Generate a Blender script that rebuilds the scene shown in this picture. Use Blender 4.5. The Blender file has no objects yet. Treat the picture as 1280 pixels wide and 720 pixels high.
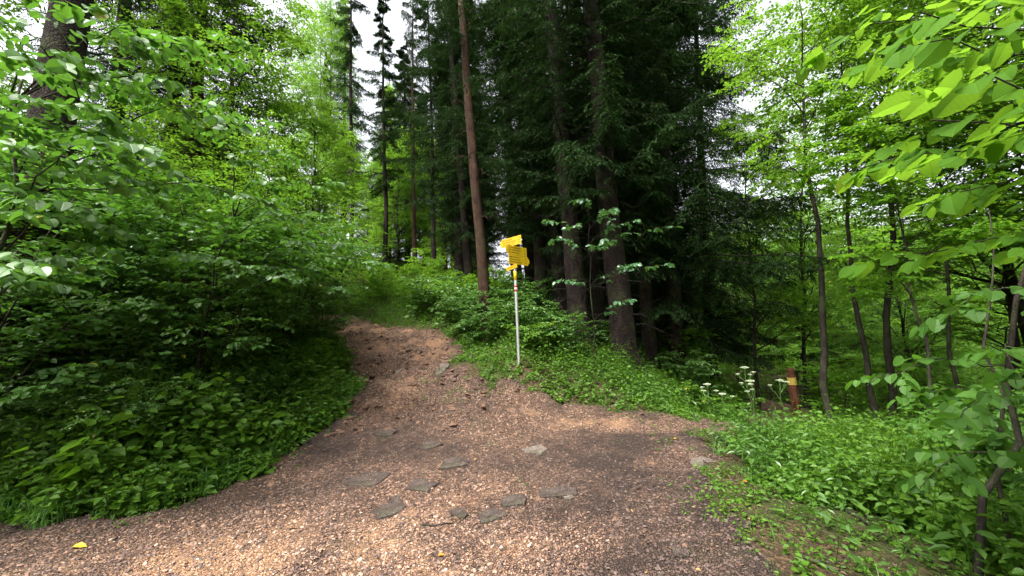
import bpy, math, random
import numpy as np
from mathutils import Vector, Matrix, Quaternion

# ------------------------------------------------------------------ camera, world, sun, exposure
scn = bpy.context.scene
COL = scn.collection
FPX = 480.0
PITCH, ROLL, CAMZ = 7.0, 2.8, 1.6
cam_d = bpy.data.cameras.new('camera'); cam = bpy.data.objects.new('camera', cam_d); COL.objects.link(cam)
cam_d.sensor_width = 36.0; cam_d.lens = 36.0*FPX/1280.0
cam_d.clip_start = 0.05; cam_d.clip_end = 600
CM = Matrix.Rotation(math.radians(90+PITCH), 3, 'X') @ Matrix.Rotation(math.radians(-ROLL), 3, 'Z')
cam.matrix_world = Matrix.Translation((0, 0, CAMZ)) @ CM.to_4x4()
scn.camera = cam

SUN_EL, SUN_AZ = 66.0, 222.0        # azimuth: degrees clockwise from +Y
w = bpy.data.worlds.new('World'); scn.world = w; w.use_nodes = True
nt = w.node_tree; nt.nodes.clear()
sky = nt.nodes.new('ShaderNodeTexSky'); sky.sky_type = 'NISHITA'; sky.sun_disc = False
sky.sun_elevation = math.radians(SUN_EL); sky.sun_rotation = math.radians(SUN_AZ)
sky.dust_density = 6.0; sky.air_density = 1.0; sky.ozone_density = 0.6
hsv = nt.nodes.new('ShaderNodeHueSaturation'); hsv.inputs['Saturation'].default_value = 0.22
bg = nt.nodes.new('ShaderNodeBackground'); bg.inputs['Strength'].default_value = 0.15
out = nt.nodes.new('ShaderNodeOutputWorld')
nt.links.new(sky.outputs[0], hsv.inputs['Color']); nt.links.new(hsv.outputs[0], bg.inputs[0]); nt.links.new(bg.outputs[0], out.inputs[0])
sd = bpy.data.lights.new('sun', 'SUN'); sd.energy = 1.5; sd.angle = math.radians(14); sd.color = (1.0, 0.95, 0.88)
sun = bpy.data.objects.new('sun', sd); COL.objects.link(sun)
az, el = math.radians(SUN_AZ), math.radians(SUN_EL)
sdir = Vector((math.sin(az)*math.cos(el), math.cos(az)*math.cos(el), math.sin(el)))
sun.rotation_euler = sdir.to_track_quat('Z', 'Y').to_euler()
scn.view_settings.view_transform = 'Standard'; scn.view_settings.look = 'None'
scn.view_settings.exposure = 1.95; scn.view_settings.gamma = 1.0
scn.render.engine = 'CYCLES'
cy = scn.cycles
cy.max_bounces = 7; cy.diffuse_bounces = 5; cy.glossy_bounces = 2; cy.transmission_bounces = 4; cy.transparent_max_bounces = 4
cy.sample_clamp_indirect = 4.0; cy.caustics_reflective = False; cy.caustics_refractive = False
cy.use_adaptive_sampling = True; cy.adaptive_threshold = 0.02
try:
    cy.use_denoising = True; cy.denoiser = 'OPENIMAGEDENOISE'
except Exception: pass

# ------------------------------------------------------------------ numeric helpers
R3 = np.array([[CM[i][j] for j in range(3)] for i in range(3)])
def ray(px, py):
    return R3 @ np.array([(px-640)/FPX, -(py-360)/FPX, -1.0])
def at(px, py, d):
    r = ray(px, py); return np.array([0, 0, CAMZ]) + r*(d/r[1])
def flat_at(px, py, z=0.0):
    r = ray(px, py); return np.array([0, 0, CAMZ]) + r*((z-CAMZ)/r[2])

def _hash(ix, iy, seed):
    h = (ix.astype(np.int64)*374761393 + iy.astype(np.int64)*668265263 + seed*1274126177) & 0x7fffffff
    h = ((h ^ (h >> 13))*1274126177) & 0x7fffffff
    h = h ^ (h >> 16)
    return (h & 0xffff)/65535.0
def vnoise(x, y, seed=0):
    ix, iy = np.floor(x), np.floor(y); fx, fy = x-ix, y-iy
    u, v = fx*fx*(3-2*fx), fy*fy*(3-2*fy)
    a, b = _hash(ix, iy, seed), _hash(ix+1, iy, seed); c, d = _hash(ix, iy+1, seed), _hash(ix+1, iy+1, seed)
    return (a*(1-u)+b*u)*(1-v) + (c*(1-u)+d*u)*v
def fbm(x, y, seed=0, o=4):
    s, a, t = 0, 0.5, 0
    for k in range(o):
        s = s + a*vnoise(x*2**k+17*k, y*2**k-31*k, seed+k); t += a; a *= .5
    return s/t*2-1

# terrain: thin plate spline through measured points
CP = [(-3,1,.05),(0,0,0),(2,1,-.05),(0,3,0),(-2,3,.03),(1.6,3,0),(-4,-4,.1),(4,-4,-.4),
      tuple(flat_at(0,640,.05)), tuple(flat_at(240,600,.06)), (0,5,.05), (-2,4.8,.08), tuple(flat_at(850,540,0)),
      tuple(at(700,516,6.8)), tuple(at(640,500,6.9)), tuple(at(530,500,7.2)), tuple(at(510,460,9.4)), tuple(at(490,424,12.5)),
      tuple(at(415,404,15.5)), tuple(at(648,455,8.0)), tuple(at(730,445,10)), tuple(at(785,470,9)), tuple(at(850,512,9)),
      tuple(at(400,520,6.6)), tuple(at(998,525,9.5)), tuple(at(965,505,15)), (12,25,-2.8), (5.3,9,-.68), (6.5,10.4,-1.0), (7.6,11.8,-1.25), (8,14,-1.45), (9.6,13.2,-1.45), (20,45,-5),
      (3.2,2.5,-.15), (4.2,.5,-.6), (5.2,3,-.9), (8,5,-1.7), (15,5,-3.4), (4.6,5.4,-.35), (3.6,4.2,-.2),
      (-6,5.4,.35), (-8.5,5,.6), (-10,0,.6), (-4.6,8.5,1.0), (-7,9.5,1.7), (-12,9,2.6), (-15,15,4), (-25,25,7), (-6,20,3.6),
      (0,14,2.2), (0,25,4.6), (-6,28,6.0), (5,14,.6), (7,25,.2), (0,50,8), (-30,50,14), (40,50,-6), (-40,0,5), (40,0,-9),
      (0,-20,0), (-40,-30,4), (40,-30,-6), (0,100,10), (-80,100,22), (80,100,-6), (100,0,-12), (-100,0,10), (0,-80,0), (-80,-80,6), (80,-80,-8)]
CP = np.array(CP, float)
def _U(r): return np.where(r > 1e-9, r*r*np.log(r+1e-12), 0)
_n = len(CP); _K = _U(np.linalg.norm(CP[:, None, :2]-CP[None, :, :2], axis=2)) + np.eye(_n)*0.3
_P = np.c_[np.ones(_n), CP[:, :2]]
_A = np.zeros((_n+3, _n+3)); _A[:_n, :_n] = _K; _A[:_n, _n:] = _P; _A[_n:, :_n] = _P.T
_W = np.linalg.solve(_A, np.r_[CP[:, 2], 0, 0, 0])
def H0(x, y):
    x = np.asarray(x, float); y = np.asarray(y, float); s = _W[_n]+_W[_n+1]*x+_W[_n+2]*y
    for k in range(_n):
        s = s + _W[k]*_U(np.hypot(x-CP[k, 0], y-CP[k, 1]))
    return s
PATH = np.array([(-14,2.6),(-9,3.1),(-4.9,3.8),(-3.6,4.3),(-3.05,5.4),(-3.0,6.9),(-3.6,8.8),(-4.9,11),(-6.4,13),(-9.3,15.2),(-13,17),
    (-13,18.4),(-7.6,17),(-5.0,14.8),(-2.4,13.1),(-1.8,11),(-1.3,9),(-.7,7.7),(.15,7.3),(.95,6.8),(2.0,6.75),(2.9,6.95),(3.9,7.7),(5.2,9.5),(7.0,12),(8.6,15),(12,19.5),
    (14.5,17.6),(12.4,14.2),(9.0,11.4),(6.1,9.0),(4.2,7.1),(3.1,6.2),(2.5,5.7),(2.2,4.4),(1.75,3.0),(1.6,1.5),(1.5,0),(1.5,-9),(-14,-9)])
def path_sd(x, y):
    """positive inside the path, metres"""
    x = np.asarray(x, float); y = np.asarray(y, float)
    dmin = np.full(x.shape, 1e9); ins = np.zeros(x.shape, bool)
    for i in range(len(PATH)):
        ax, ay = PATH[i]; bx, by = PATH[(i+1) % len(PATH)]
        ex, ey = bx-ax, by-ay; t = np.clip(((x-ax)*ex+(y-ay)*ey)/(ex*ex+ey*ey), 0, 1)
        dmin = np.minimum(dmin, np.hypot(x-ax-t*ex, y-ay-t*ey))
        c = ((ay > y) != (by > y)) & (x < (bx-ax)*(y-ay)/(by-ay+1e-12)+ax)
        ins ^= c
    return np.where(ins, dmin, -dmin) + .30*fbm(x*1.3, y*1.3, 5) + .24*fbm(x*4, y*4, 9, 3)
def H(x, y):
    x = np.asarray(x, float); y = np.asarray(y, float)
    r = np.hypot(x, y)
    far = np.clip((r-55)/60, 0, 1); far = far*far*(3-2*far)
    return H0(np.clip(x, -110, 110), np.clip(y, -110, 110))*(1-far) + far*(2+.10*(r-60)) + .07*fbm(x*.55, y*.55, 3) + .025*fbm(x*2.2, y*2.2, 8, 3)*np.clip(r/3, .4, 1)
def G(px, py):
    r = ray(px, py); o = np.array([0, 0, CAMZ]); t = np.linspace(.8, 60, 3000)
    q = o+r*t[:, None]; hh = H(q[:, 0], q[:, 1]); k = np.argmax(q[:, 2] < hh)
    return q[k] if q[k, 2] < hh[k] else q[-1]

# ------------------------------------------------------------------ mesh building
class Buf:
    def __init__(s): s.V, s.F, s.R, s.C, s.n = [], [], [], [], 0
    def add(s, V, F, rnd=None, lc=None):
        V = np.asarray(V, float).reshape(-1, 3); F = np.asarray(F, np.int64)
        if rnd is None: rnd = np.zeros(len(V))
        s.V.append(V); s.F.append(F+s.n); s.R.append(np.asarray(rnd, float)); s.C.append(np.zeros((len(V), 2)) if lc is None else lc); s.n += len(V)
    def xf(s, fn): s.V = [fn(v) for v in s.V]
    def mesh(s, name, mat, smooth=False):
        V = np.concatenate(s.V); R = np.concatenate(s.R)
        me = bpy.data.meshes.new(name); me.vertices.add(len(V)); me.vertices.foreach_set('co', V.astype(np.float32).ravel())
        loops = np.concatenate([f.ravel() for f in s.F]).astype(np.int32)
        tot = np.concatenate([np.full(len(f), f.shape[1]) for f in s.F]); st = np.r_[0, np.cumsum(tot)[:-1]].astype(np.int32)
        me.loops.add(len(loops)); me.loops.foreach_set('vertex_index', loops)
        me.polygons.add(len(tot)); me.polygons.foreach_set('loop_start', st)
        me.polygons.foreach_set('use_smooth', np.full(len(tot), bool(smooth)))
        a = me.attributes.new('rnd', 'FLOAT', 'POINT'); a.data.foreach_set('value', R.astype(np.float32))
        C = np.c_[np.concatenate(s.C), np.zeros(len(V))]; a = me.attributes.new('leaf_xy', 'FLOAT_VECTOR', 'POINT'); a.data.foreach_set('vector', C.astype(np.float32).ravel())
        me.update(calc_edges=True)
        me.materials.append(mat)
        return me
    def obj(s, name, mat, parent=None, smooth=False):
        return link(name, s.mesh(name, mat, smooth), parent)
def link(name, me, parent=None):
    o = bpy.data.objects.new(name, me); COL.objects.link(o)
    if parent is not None: o.parent = parent
    return o
def tag(o, label=None, cat=None, group=None, kind=None):
    if label: o['label'] = label
    if cat: o['category'] = cat
    if group: o['group'] = group
    if kind: o['kind'] = kind
    return o
def thing(name, label, cat, loc=(0, 0, 0), group=None):
    o = bpy.data.objects.new(name, None); COL.objects.link(o); o.location = loc; o.empty_display_size = .2
    return tag(o, label, cat, group)
def dup(root, loc, rot=None, scale=None, label=None, group=None):
    r = root.copy(); COL.objects.link(r); r.location = loc
    if rot is not None: r.rotation_mode = 'QUATERNION'; r.rotation_quaternion = rot
    if scale is not None: r.scale = scale
    if label: r['label'] = label
    if group: r['group'] = group
    for ch in list(root.children):
        c = ch.copy(); COL.objects.link(c); c.parent = r
        for g in list(ch.children):
            d = g.copy(); COL.objects.link(d); d.parent = c
    return r

def norm(v): return v/(np.linalg.norm(v, axis=-1, keepdims=True)+1e-9)
UP = np.array([0, 0, 1.0])
def tubes(buf, P, R, sides=5, rnd=0.0, rough=0.0, rs=None):
    """P (M,K,3) polylines, R (M,K) radii -> tubes in buf"""
    M, K, _ = P.shape
    T = np.empty_like(P); T[:, 1:-1] = P[:, 2:]-P[:, :-2]; T[:, 0] = P[:, 1]-P[:, 0]; T[:, -1] = P[:, -1]-P[:, -2]; T = norm(T)
    ref = np.where(np.abs(T[:, :1, 2:3]) > .85, np.array([1., 0, 0]), UP)
    A = norm(np.cross(T, np.broadcast_to(ref, T.shape))); B = np.cross(T, A)
    th = np.arange(sides)*2*np.pi/sides
    rr = R[:, :, None]*np.ones(sides)
    if rough: rr = rr*(1+rough*(rs.random(rr.shape)-.5))
    V = P[:, :, None]+rr[..., None]*(np.cos(th)[:, None]*A[:, :, None]+np.sin(th)[:, None]*B[:, :, None])
    idx = np.arange(M*K*sides).reshape(M, K, sides); nx = np.roll(idx, -1, axis=2)
    F = np.stack([idx[:, :-1], nx[:, :-1], nx[:, 1:], idx[:, 1:]], -1).reshape(-1, 4)
    buf.add(V.reshape(-1, 3), F, np.full(M*K*sides, rnd) if np.isscalar(rnd) else np.repeat(rnd, K*sides))
    cap = idx[:, -1].reshape(M, sides)
    if sides >= 3: buf.F.append(cap+buf.n-M*K*sides)

# leaf outlines: (x, y, z) with y along the leaf, x across
def T_leaf(w, fold=.12, droop=.12):
    V = np.array([(0,0,0),(-w*.8,.25,fold),(-w,.58,fold*.9-droop*.3),(0,1,-droop),(w,.58,fold*.9-droop*.3),(w*.8,.25,fold)])
    return V, np.array([(0,3,2,1),(0,5,4,3)])
def T_leaf8(w, fold=.10, droop=.18):
    V = np.array([(0,0,0),(0,.33,0),(0,.7,-droop*.4),(0,1.05,-droop),(-w*.62,.06,fold*.5),(-w,.38,fold),(-w*.72,.76,fold*.5-droop*.6),
                  (w*.62,.06,fold*.5),(w,.38,fold),(w*.72,.76,fold*.5-droop*.6)])
    return V, np.array([(0,1,5,4),(1,2,6,5),(0,7,8,1),(1,8,9,2)]), np.array([(2,3,6),(2,9,3)])
def T_hero(w, fold=.09, droop=.2, seed=0):
    ys = np.array([0,.10,.22,.35,.48,.61,.73,.84,.93,1.0]); hw = w*np.array([.0,.62,.93,1.0,.97,.86,.70,.50,.27,.0])
    ys_o = ys.copy(); ys_o[1] = -.03; ys_o[2] = .13; tooth = np.where(np.arange(10) % 2, 1.05, .95); hw = hw*tooth
    V = [(0, y, -droop*y**2) for y in ys]; n = 10
    for sg in (-1, 1): V += [(sg*h_, y, fold*np.sqrt(h_/w+1e-6)*.9-droop*y**2) for h_, y in zip(hw[1:9], ys_o[1:9])]
    F4 = []; F3 = []
    for q, sg in enumerate((-1, 1)):
        o_ = n+8*q; f3 = [(0, 1, o_), (8, 9, o_+7)]; f4 = [(i, i+1, o_+i, o_+i-1) for i in range(1, 8)]
        if sg > 0: f3 = [t_[::-1] for t_ in f3]; f4 = [t_[::-1] for t_ in f4]
        F3 += f3; F4 += f4
    return np.array(V), np.array(F4), np.array(F3)
def T_rhomb(w, fold=.05):
    return np.array([(0,0,0),(-w,.5,fold),(0,1,-.05),(w,.5,fold)]), np.array([(0,3,2,1)])
def put_leaves(buf, T, pos, d, nrm, size, rnd, wvar=None):
    V = T[0]; d = norm(d); r = norm(np.cross(d, nrm)); n = np.cross(r, d)
    N = len(pos); k = len(V)
    W = pos[:, None]+size[:, None, None]*(V[:, 0][:, None]*r[:, None]+V[:, 1][:, None]*d[:, None]+V[:, 2][:, None]*n[:, None])
    base = (np.arange(N)*k)[:, None, None]
    rn = np.repeat(rnd, k)
    n0 = buf.n
    lc = np.tile(np.stack([np.abs(V[:, 0])/np.abs(V[:, 0]).max()+(0 if len(V) > 6 else .0), V[:, 1]], 1), (N, 1))
    buf.add(W.reshape(-1, 3), (T[1][None]+base).reshape(-1, T[1].shape[1]), rn, lc)
    for extra in T[2:]:
        buf.F.append((extra[None]+base).reshape(-1, extra.shape[1])+n0)
def samp(P, t):
    """points and tangents at t (M,n) along polylines P (M,K,3)"""
    K = P.shape[1]; u = np.clip(t, 0, .9999)*(K-1); i = u.astype(int); f = (u-i)[..., None]; m = np.arange(len(P))[:, None]
    return P[m, i]*(1-f)+P[m, i+1]*f, norm(P[m, i+1]-P[m, i])
def grow(rs, P, R, n, t0, t1, L, ang, droop=.1, K=4, flat=.8, rfac=.5, up=0.0, wig=.05, prof=None, tipr=.35):
    M = len(P)
    t = t0+(t1-t0)*(np.arange(n)+rs.random((M, n)))/n
    pos, tan = samp(P, t)
    side = norm(np.cross(tan, UP)+1e-4); sg = np.where(np.arange(n) % 2, 1, -1)[None, :, None]
    rv = rs.normal(size=tan.shape); rv = norm(rv-tan*(rv*tan).sum(-1, keepdims=True))
    q = norm(flat*side*sg+(1-flat)*rv)
    a = np.radians(ang+rs.normal(size=(M, n))*9)[..., None]
    d = norm(np.cos(a)*tan+np.sin(a)*q+up*UP)
    pl = 1.0 if prof is None else prof((t-t0)/(t1-t0))
    Ln = (L*pl*(.7+.6*rs.random((M, n))))
    s = np.linspace(0, 1, K)
    C = pos[:, :, None]+d[:, :, None]*(Ln[..., None]*s)[..., None]
    C = C - UP*(droop*Ln[..., None]*s**2)[..., None]
    C[:, :, 1:] += rs.normal(size=C[:, :, 1:].shape)*wig*(Ln[..., None]*s[1:])[..., None]
    # radii
    u = t*(R.shape[1]-1); i = np.clip(u.astype(int), 0, R.shape[1]-1); r0 = R[np.arange(M)[:, None], i]*rfac
    RR = r0[..., None]*(1-(1-tipr)*s)
    return C.reshape(M*n, K, 3), RR.reshape(M*n, K)
def leaves_on(rs, buf, T, P, n, size, t0=.15, ang=55, flat=.85, tilt=.35, droop=.25, svar=.3):
    M = len(P); t = t0+(1-t0)*(np.arange(n)+.7*rs.random((M, n)))/n
    pos, tan = samp(P, t); side = norm(np.cross(tan, UP)+1e-4); sg = np.where(np.arange(n) % 2, 1, -1)[None, :, None]
    a = np.radians(ang*np.where(np.arange(n) == n-1, .15, 1)+rs.normal(size=(M, n))*14)[..., None]
    d = np.cos(a)*tan+np.sin(a)*norm(side*sg*flat+(1-flat)*rs.normal(size=tan.shape))
    d = norm(d-UP*droop*(rs.random((M, n, 1))*1.3))
    nr = norm(UP+rs.normal(size=d.shape)*tilt)
    sz = size*(1-svar+2*svar*rs.random((M, n)))
    rnd = rs.random((M, n))
    put_leaves(buf, T, pos.reshape(-1, 3), d.reshape(-1, 3), nr.reshape(-1, 3), sz.ravel(), rnd.ravel())

# ------------------------------------------------------------------ materials
def newmat(name):
    m = bpy.data.materials.new(name); m.use_nodes = True; t = m.node_tree; t.nodes.clear()
    o = t.nodes.new('ShaderNodeOutputMaterial'); return m, t, o
def nd(t, kind, ins=None, **kw):
    n = t.nodes.new(kind)
    for k, v in kw.items(): setattr(n, k, v)
    for k, v in (ins or {}).items():
        if isinstance(v, bpy.types.NodeSocket): t.links.new(v, n.inputs[k])
        else: n.inputs[k].default_value = v
    return n
def c4(c): return (c[0], c[1], c[2], 1)
def ramp(t, fac, stops):
    r = t.nodes.new('ShaderNodeValToRGB'); e = r.color_ramp.elements
    while len(e) < len(stops): e.new(.5)
    for el, (p, c) in zip(e, stops): el.position = p; el.color = c4(c)
    t.links.new(fac, r.inputs[0]); return r.outputs[0]
def mathn(t, op, a, b=0.0):
    n = t.nodes.new('ShaderNodeMath'); n.operation = op
    for i, v in enumerate((a, b)):
        if isinstance(v, bpy.types.NodeSocket): t.links.new(v, n.inputs[i])
        else: n.inputs[i].default_value = v
    return n.outputs[0]
def mixc(t, fac, a, b, mode='MIX'):
    n = t.nodes.new('ShaderNodeMix'); n.data_type = 'RGBA'; n.blend_type = mode
    for k, v in ((0, fac), (6, a), (7, b)):
        if isinstance(v, bpy.types.NodeSocket): t.links.new(v, n.inputs[k])
        else: n.inputs[k].default_value = v if k == 0 else c4(v)
    return n.outputs[2]
def leafmat(name, dark, light, trans, tf=.4, rough=.42, spec=.5, veins=0.0, yellow=.9955):
    m, t, o = newmat(name)
    at_ = nd(t, 'ShaderNodeAttribute', attribute_name='rnd'); oi = nd(t, 'ShaderNodeObjectInfo')
    geo = nd(t, 'ShaderNodeNewGeometry')
    nz = nd(t, 'ShaderNodeTexNoise', {'Vector': geo.outputs['Position'], 'Scale': .9, 'Detail': 2.0})
    f = mathn(t, 'ADD', mathn(t, 'MULTIPLY', at_.outputs['Fac'], .6), mathn(t, 'ADD', mathn(t, 'MULTIPLY', oi.outputs['Random'], .15), mathn(t, 'MULTIPLY', nz.outputs[0], .5)))
    f = mathn(t, 'SUBTRACT', f, .15)
    col = mixc(t, f, dark, light)
    yel = mathn(t, 'GREATER_THAN', at_.outputs['Fac'], yellow)
    col = mixc(t, yel, col, (.35, .30, .04))
    tc = mixc(t, f, tuple(x*.7 for x in trans), tuple(min(1, x*1.2) for x in trans))
    p = nd(t, 'ShaderNodeBsdfPrincipled', {'Base Color': col, 'Roughness': rough, 'Specular IOR Level': spec})
    if veins:
        lx = nd(t, 'ShaderNodeSeparateXYZ', {0: nd(t, 'ShaderNodeAttribute', attribute_name='leaf_xy').outputs['Vector']})
        ph = mathn(t, 'MULTIPLY', mathn(t, 'SUBTRACT', lx.outputs[1], mathn(t, 'MULTIPLY', lx.outputs[0], .28)), 8.0)
        fr = mathn(t, 'ABSOLUTE', mathn(t, 'SUBTRACT', mathn(t, 'FRACT', ph), .5))         # 0 on a side vein
        side = mathn(t, 'MAXIMUM', mathn(t, 'SUBTRACT', 1.0, mathn(t, 'MULTIPLY', fr, 7.0)), 0.0)
        mid = mathn(t, 'MAXIMUM', mathn(t, 'SUBTRACT', 1.0, mathn(t, 'MULTIPLY', lx.outputs[0], 18.0)), 0.0)
        vn = mathn(t, 'MAXIMUM', side, mid)
        col2 = mixc(t, mathn(t, 'MULTIPLY', vn, veins), col, tuple(min(1, x*1.7) for x in light)); t.links.new(col2, p.inputs['Base Color'])
        tc = mixc(t, mathn(t, 'MULTIPLY', vn, veins), tc, tuple(x*.35 for x in trans))
        bp = nd(t, 'ShaderNodeBump', {'Height': mathn(t, 'SUBTRACT', fr, mid), 'Strength': .5, 'Distance': .002}); t.links.new(bp.outputs[0], p.inputs['Normal'])
    tr = nd(t, 'ShaderNodeBsdfTranslucent', {'Color': tc})
    mx = nd(t, 'ShaderNodeMixShader', {0: tf, 1: p.outputs[0], 2: tr.outputs[0]})
    t.links.new(mx.outputs[0], o.inputs[0]); return m
def barkmat(name, c1, c2, c3, sc=6.0, moss=0.0, bump=.6):
    m, t, o = newmat(name)
    tc = nd(t, 'ShaderNodeTexCoord'); wb = nd(t, 'ShaderNodeTexNoise', {'Vector': tc.outputs['Object'], 'Scale': 5.0, 'Detail': 4.0})
    wv = nd(t, 'ShaderNodeVectorMath', operation='MULTIPLY_ADD'); t.links.new(wb.outputs['Color'], wv.inputs[0]); wv.inputs[1].default_value = (.12,.12,.2); t.links.new(tc.outputs['Object'], wv.inputs[2])
    mp = nd(t, 'ShaderNodeMapping', {'Vector': wv.outputs[0], 'Scale': (1, 1, .4)})
    v = nd(t, 'ShaderNodeTexVoronoi', {'Vector': mp.outputs[0], 'Scale': sc*5.0}, feature='DISTANCE_TO_EDGE')
    n1 = nd(t, 'ShaderNodeTexNoise', {'Vector': mp.outputs[0], 'Scale': sc, 'Detail': 7.0, 'Roughness': .65})
    n2 = nd(t, 'ShaderNodeTexNoise', {'Vector': tc.outputs['Object'], 'Scale': sc*.35, 'Detail': 4.0})
    col = ramp(t, n1.outputs[0], [(.3, c1), (.55, c2), (.75, c3)])
    crack = mathn(t, 'MINIMUM', mathn(t, 'MULTIPLY', v.outputs[0], 5.0), 1.0)
    col = mixc(t, mathn(t, 'MULTIPLY', mathn(t, 'SUBTRACT', 1.0, crack), .55), col, tuple(x*.4 for x in c1))
    if moss:
        mm = mathn(t, 'MULTIPLY', mathn(t, 'MINIMUM', mathn(t, 'MAXIMUM', mathn(t, 'MULTIPLY', mathn(t, 'SUBTRACT', n2.outputs[0], .5), 8.0), 0.0), 1.0), moss)
        col = mixc(t, mm, col, (.06, .08, .03))
    hgt = mathn(t, 'ADD', mathn(t, 'MULTIPLY', crack, .5), n1.outputs[0])
    b = nd(t, 'ShaderNodeBump', {'Height': hgt, 'Strength': bump, 'Distance': .03})
    p = nd(t, 'ShaderNodeBsdfPrincipled', {'Base Color': col, 'Roughness': .9, 'Specular IOR Level': .2, 'Normal': b.outputs[0]})
    t.links.new(p.outputs[0], o.inputs[0]); return m
def plain(name, col, rough=.5, metal=0.0, var=.15, sc=12.0, bump=.0):
    m, t, o = newmat(name)
    tc = nd(t, 'ShaderNodeTexCoord'); n = nd(t, 'ShaderNodeTexNoise', {'Vector': tc.outputs['Object'], 'Scale': sc, 'Detail': 6.0})
    c = mixc(t, n.outputs[0], tuple(x*(1-var) for x in col), tuple(min(1, x*(1+var)) for x in col))
    p = nd(t, 'ShaderNodeBsdfPrincipled', {'Base Color': c, 'Roughness': rough, 'Metallic': metal})
    if bump:
        b = nd(t, 'ShaderNodeBump', {'Height': n.outputs[0], 'Strength': bump, 'Distance': .01}); t.links.new(b.outputs[0], p.inputs['Normal'])
    t.links.new(p.outputs[0], o.inputs[0]); return m

M_hazel = leafmat('hazel_leaf', (.042,.11,.026), (.105,.22,.045), (.15,.36,.03), .35, .40, .5, .5)
M_lime = leafmat('lime_leaf', (.05,.13,.012), (.10,.23,.02), (.25,.48,.03), .52, .6, .08, .5)
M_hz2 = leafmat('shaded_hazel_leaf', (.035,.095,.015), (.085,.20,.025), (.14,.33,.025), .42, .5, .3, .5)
M_far = leafmat('canopy_leaf', (.045,.12,.015), (.10,.22,.025), (.25,.49,.03), .48, .55, .3)
M_herb = leafmat('herb_leaf', (.038,.10,.009), (.11,.225,.02), (.17,.36,.018), .35, .5, .3)
M_shrub = leafmat('shrub_leaf', (.048,.12,.022), (.11,.22,.04), (.15,.35,.03), .36, .40, .5)
M_grass = leafmat('grass_blade', (.05,.14,.02), (.11,.25,.045), (.13,.32,.04), .3, .5, .35)
M_beech = leafmat('beech_leaf', (.05,.13,.05), (.10,.21,.10), (.12,.30,.04), .3, .3, .8)
M_needle = leafmat('spruce_needles', (.010,.026,.008), (.03,.062,.016), (.03,.075,.012), .2, .85, .08, 0, 2.0)
M_bark = barkmat('spruce_bark', (.012,.008,.007), (.030,.020,.016), (.085,.06,.048), 5.0, .45, .9)
M_redbark = barkmat('red_spruce_bark', (.03,.016,.011), (.095,.050,.032), (.17,.10,.07), 5.0, .2, .9)
M_sbark = barkmat('smooth_bark', (.022,.018,.014), (.045,.037,.028), (.08,.07,.055), 9.0, .5, .3)
M_twig = plain('twig', (.045,.035,.025), .8)
M_stemg = plain('green_stem', (.08,.16,.03), .5)
print('helpers ok')
# ------------------------------------------------------------------ ground and path
def ground_material():
    m, t, o = newmat('forest_floor')
    g = nd(t, 'ShaderNodeNewGeometry'); P = g.outputs['Position']
    n1 = nd(t, 'ShaderNodeTexNoise', {'Vector': P, 'Scale': 1.3, 'Detail': 8.0, 'Roughness': .6})
    n2 = nd(t, 'ShaderNodeTexNoise', {'Vector': P, 'Scale': 22.0, 'Detail': 6.0, 'Roughness': .7})
    v = nd(t, 'ShaderNodeTexVoronoi', {'Vector': P, 'Scale': 38.0})
    col = ramp(t, n2.outputs[0], [(.25, (.02,.014,.009)), (.5, (.05,.034,.02)), (.75, (.11,.075,.045))])
    lit = mathn(t, 'GREATER_THAN', nd(t, 'ShaderNodeSeparateColor', {0: v.outputs['Color']}).outputs[0], .78)
    col = mixc(t, mathn(t, 'MULTIPLY', lit, .6), col, (.16,.10,.055))
    mo = mathn(t, 'MINIMUM', mathn(t, 'MAXIMUM', mathn(t, 'MULTIPLY', mathn(t, 'SUBTRACT', n1.outputs[0], .42), 6.0), 0.0), 1.0)
    col = mixc(t, mathn(t, 'MULTIPLY', mo, .75), col, mixc(t, n2.outputs[0], (.015,.028,.006), (.05,.075,.015)))
    h = mathn(t, 'ADD', n2.outputs[0], mathn(t, 'MULTIPLY', v.outputs['Distance'], .4))
    b = nd(t, 'ShaderNodeBump', {'Height': h, 'Strength': .9, 'Distance': .04})
    p = nd(t, 'ShaderNodeBsdfPrincipled', {'Base Color': col, 'Roughness': .95, 'Specular IOR Level': .15, 'Normal': b.outputs[0]})
    t.links.new(p.outputs[0], o.inputs[0]); return m
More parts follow.
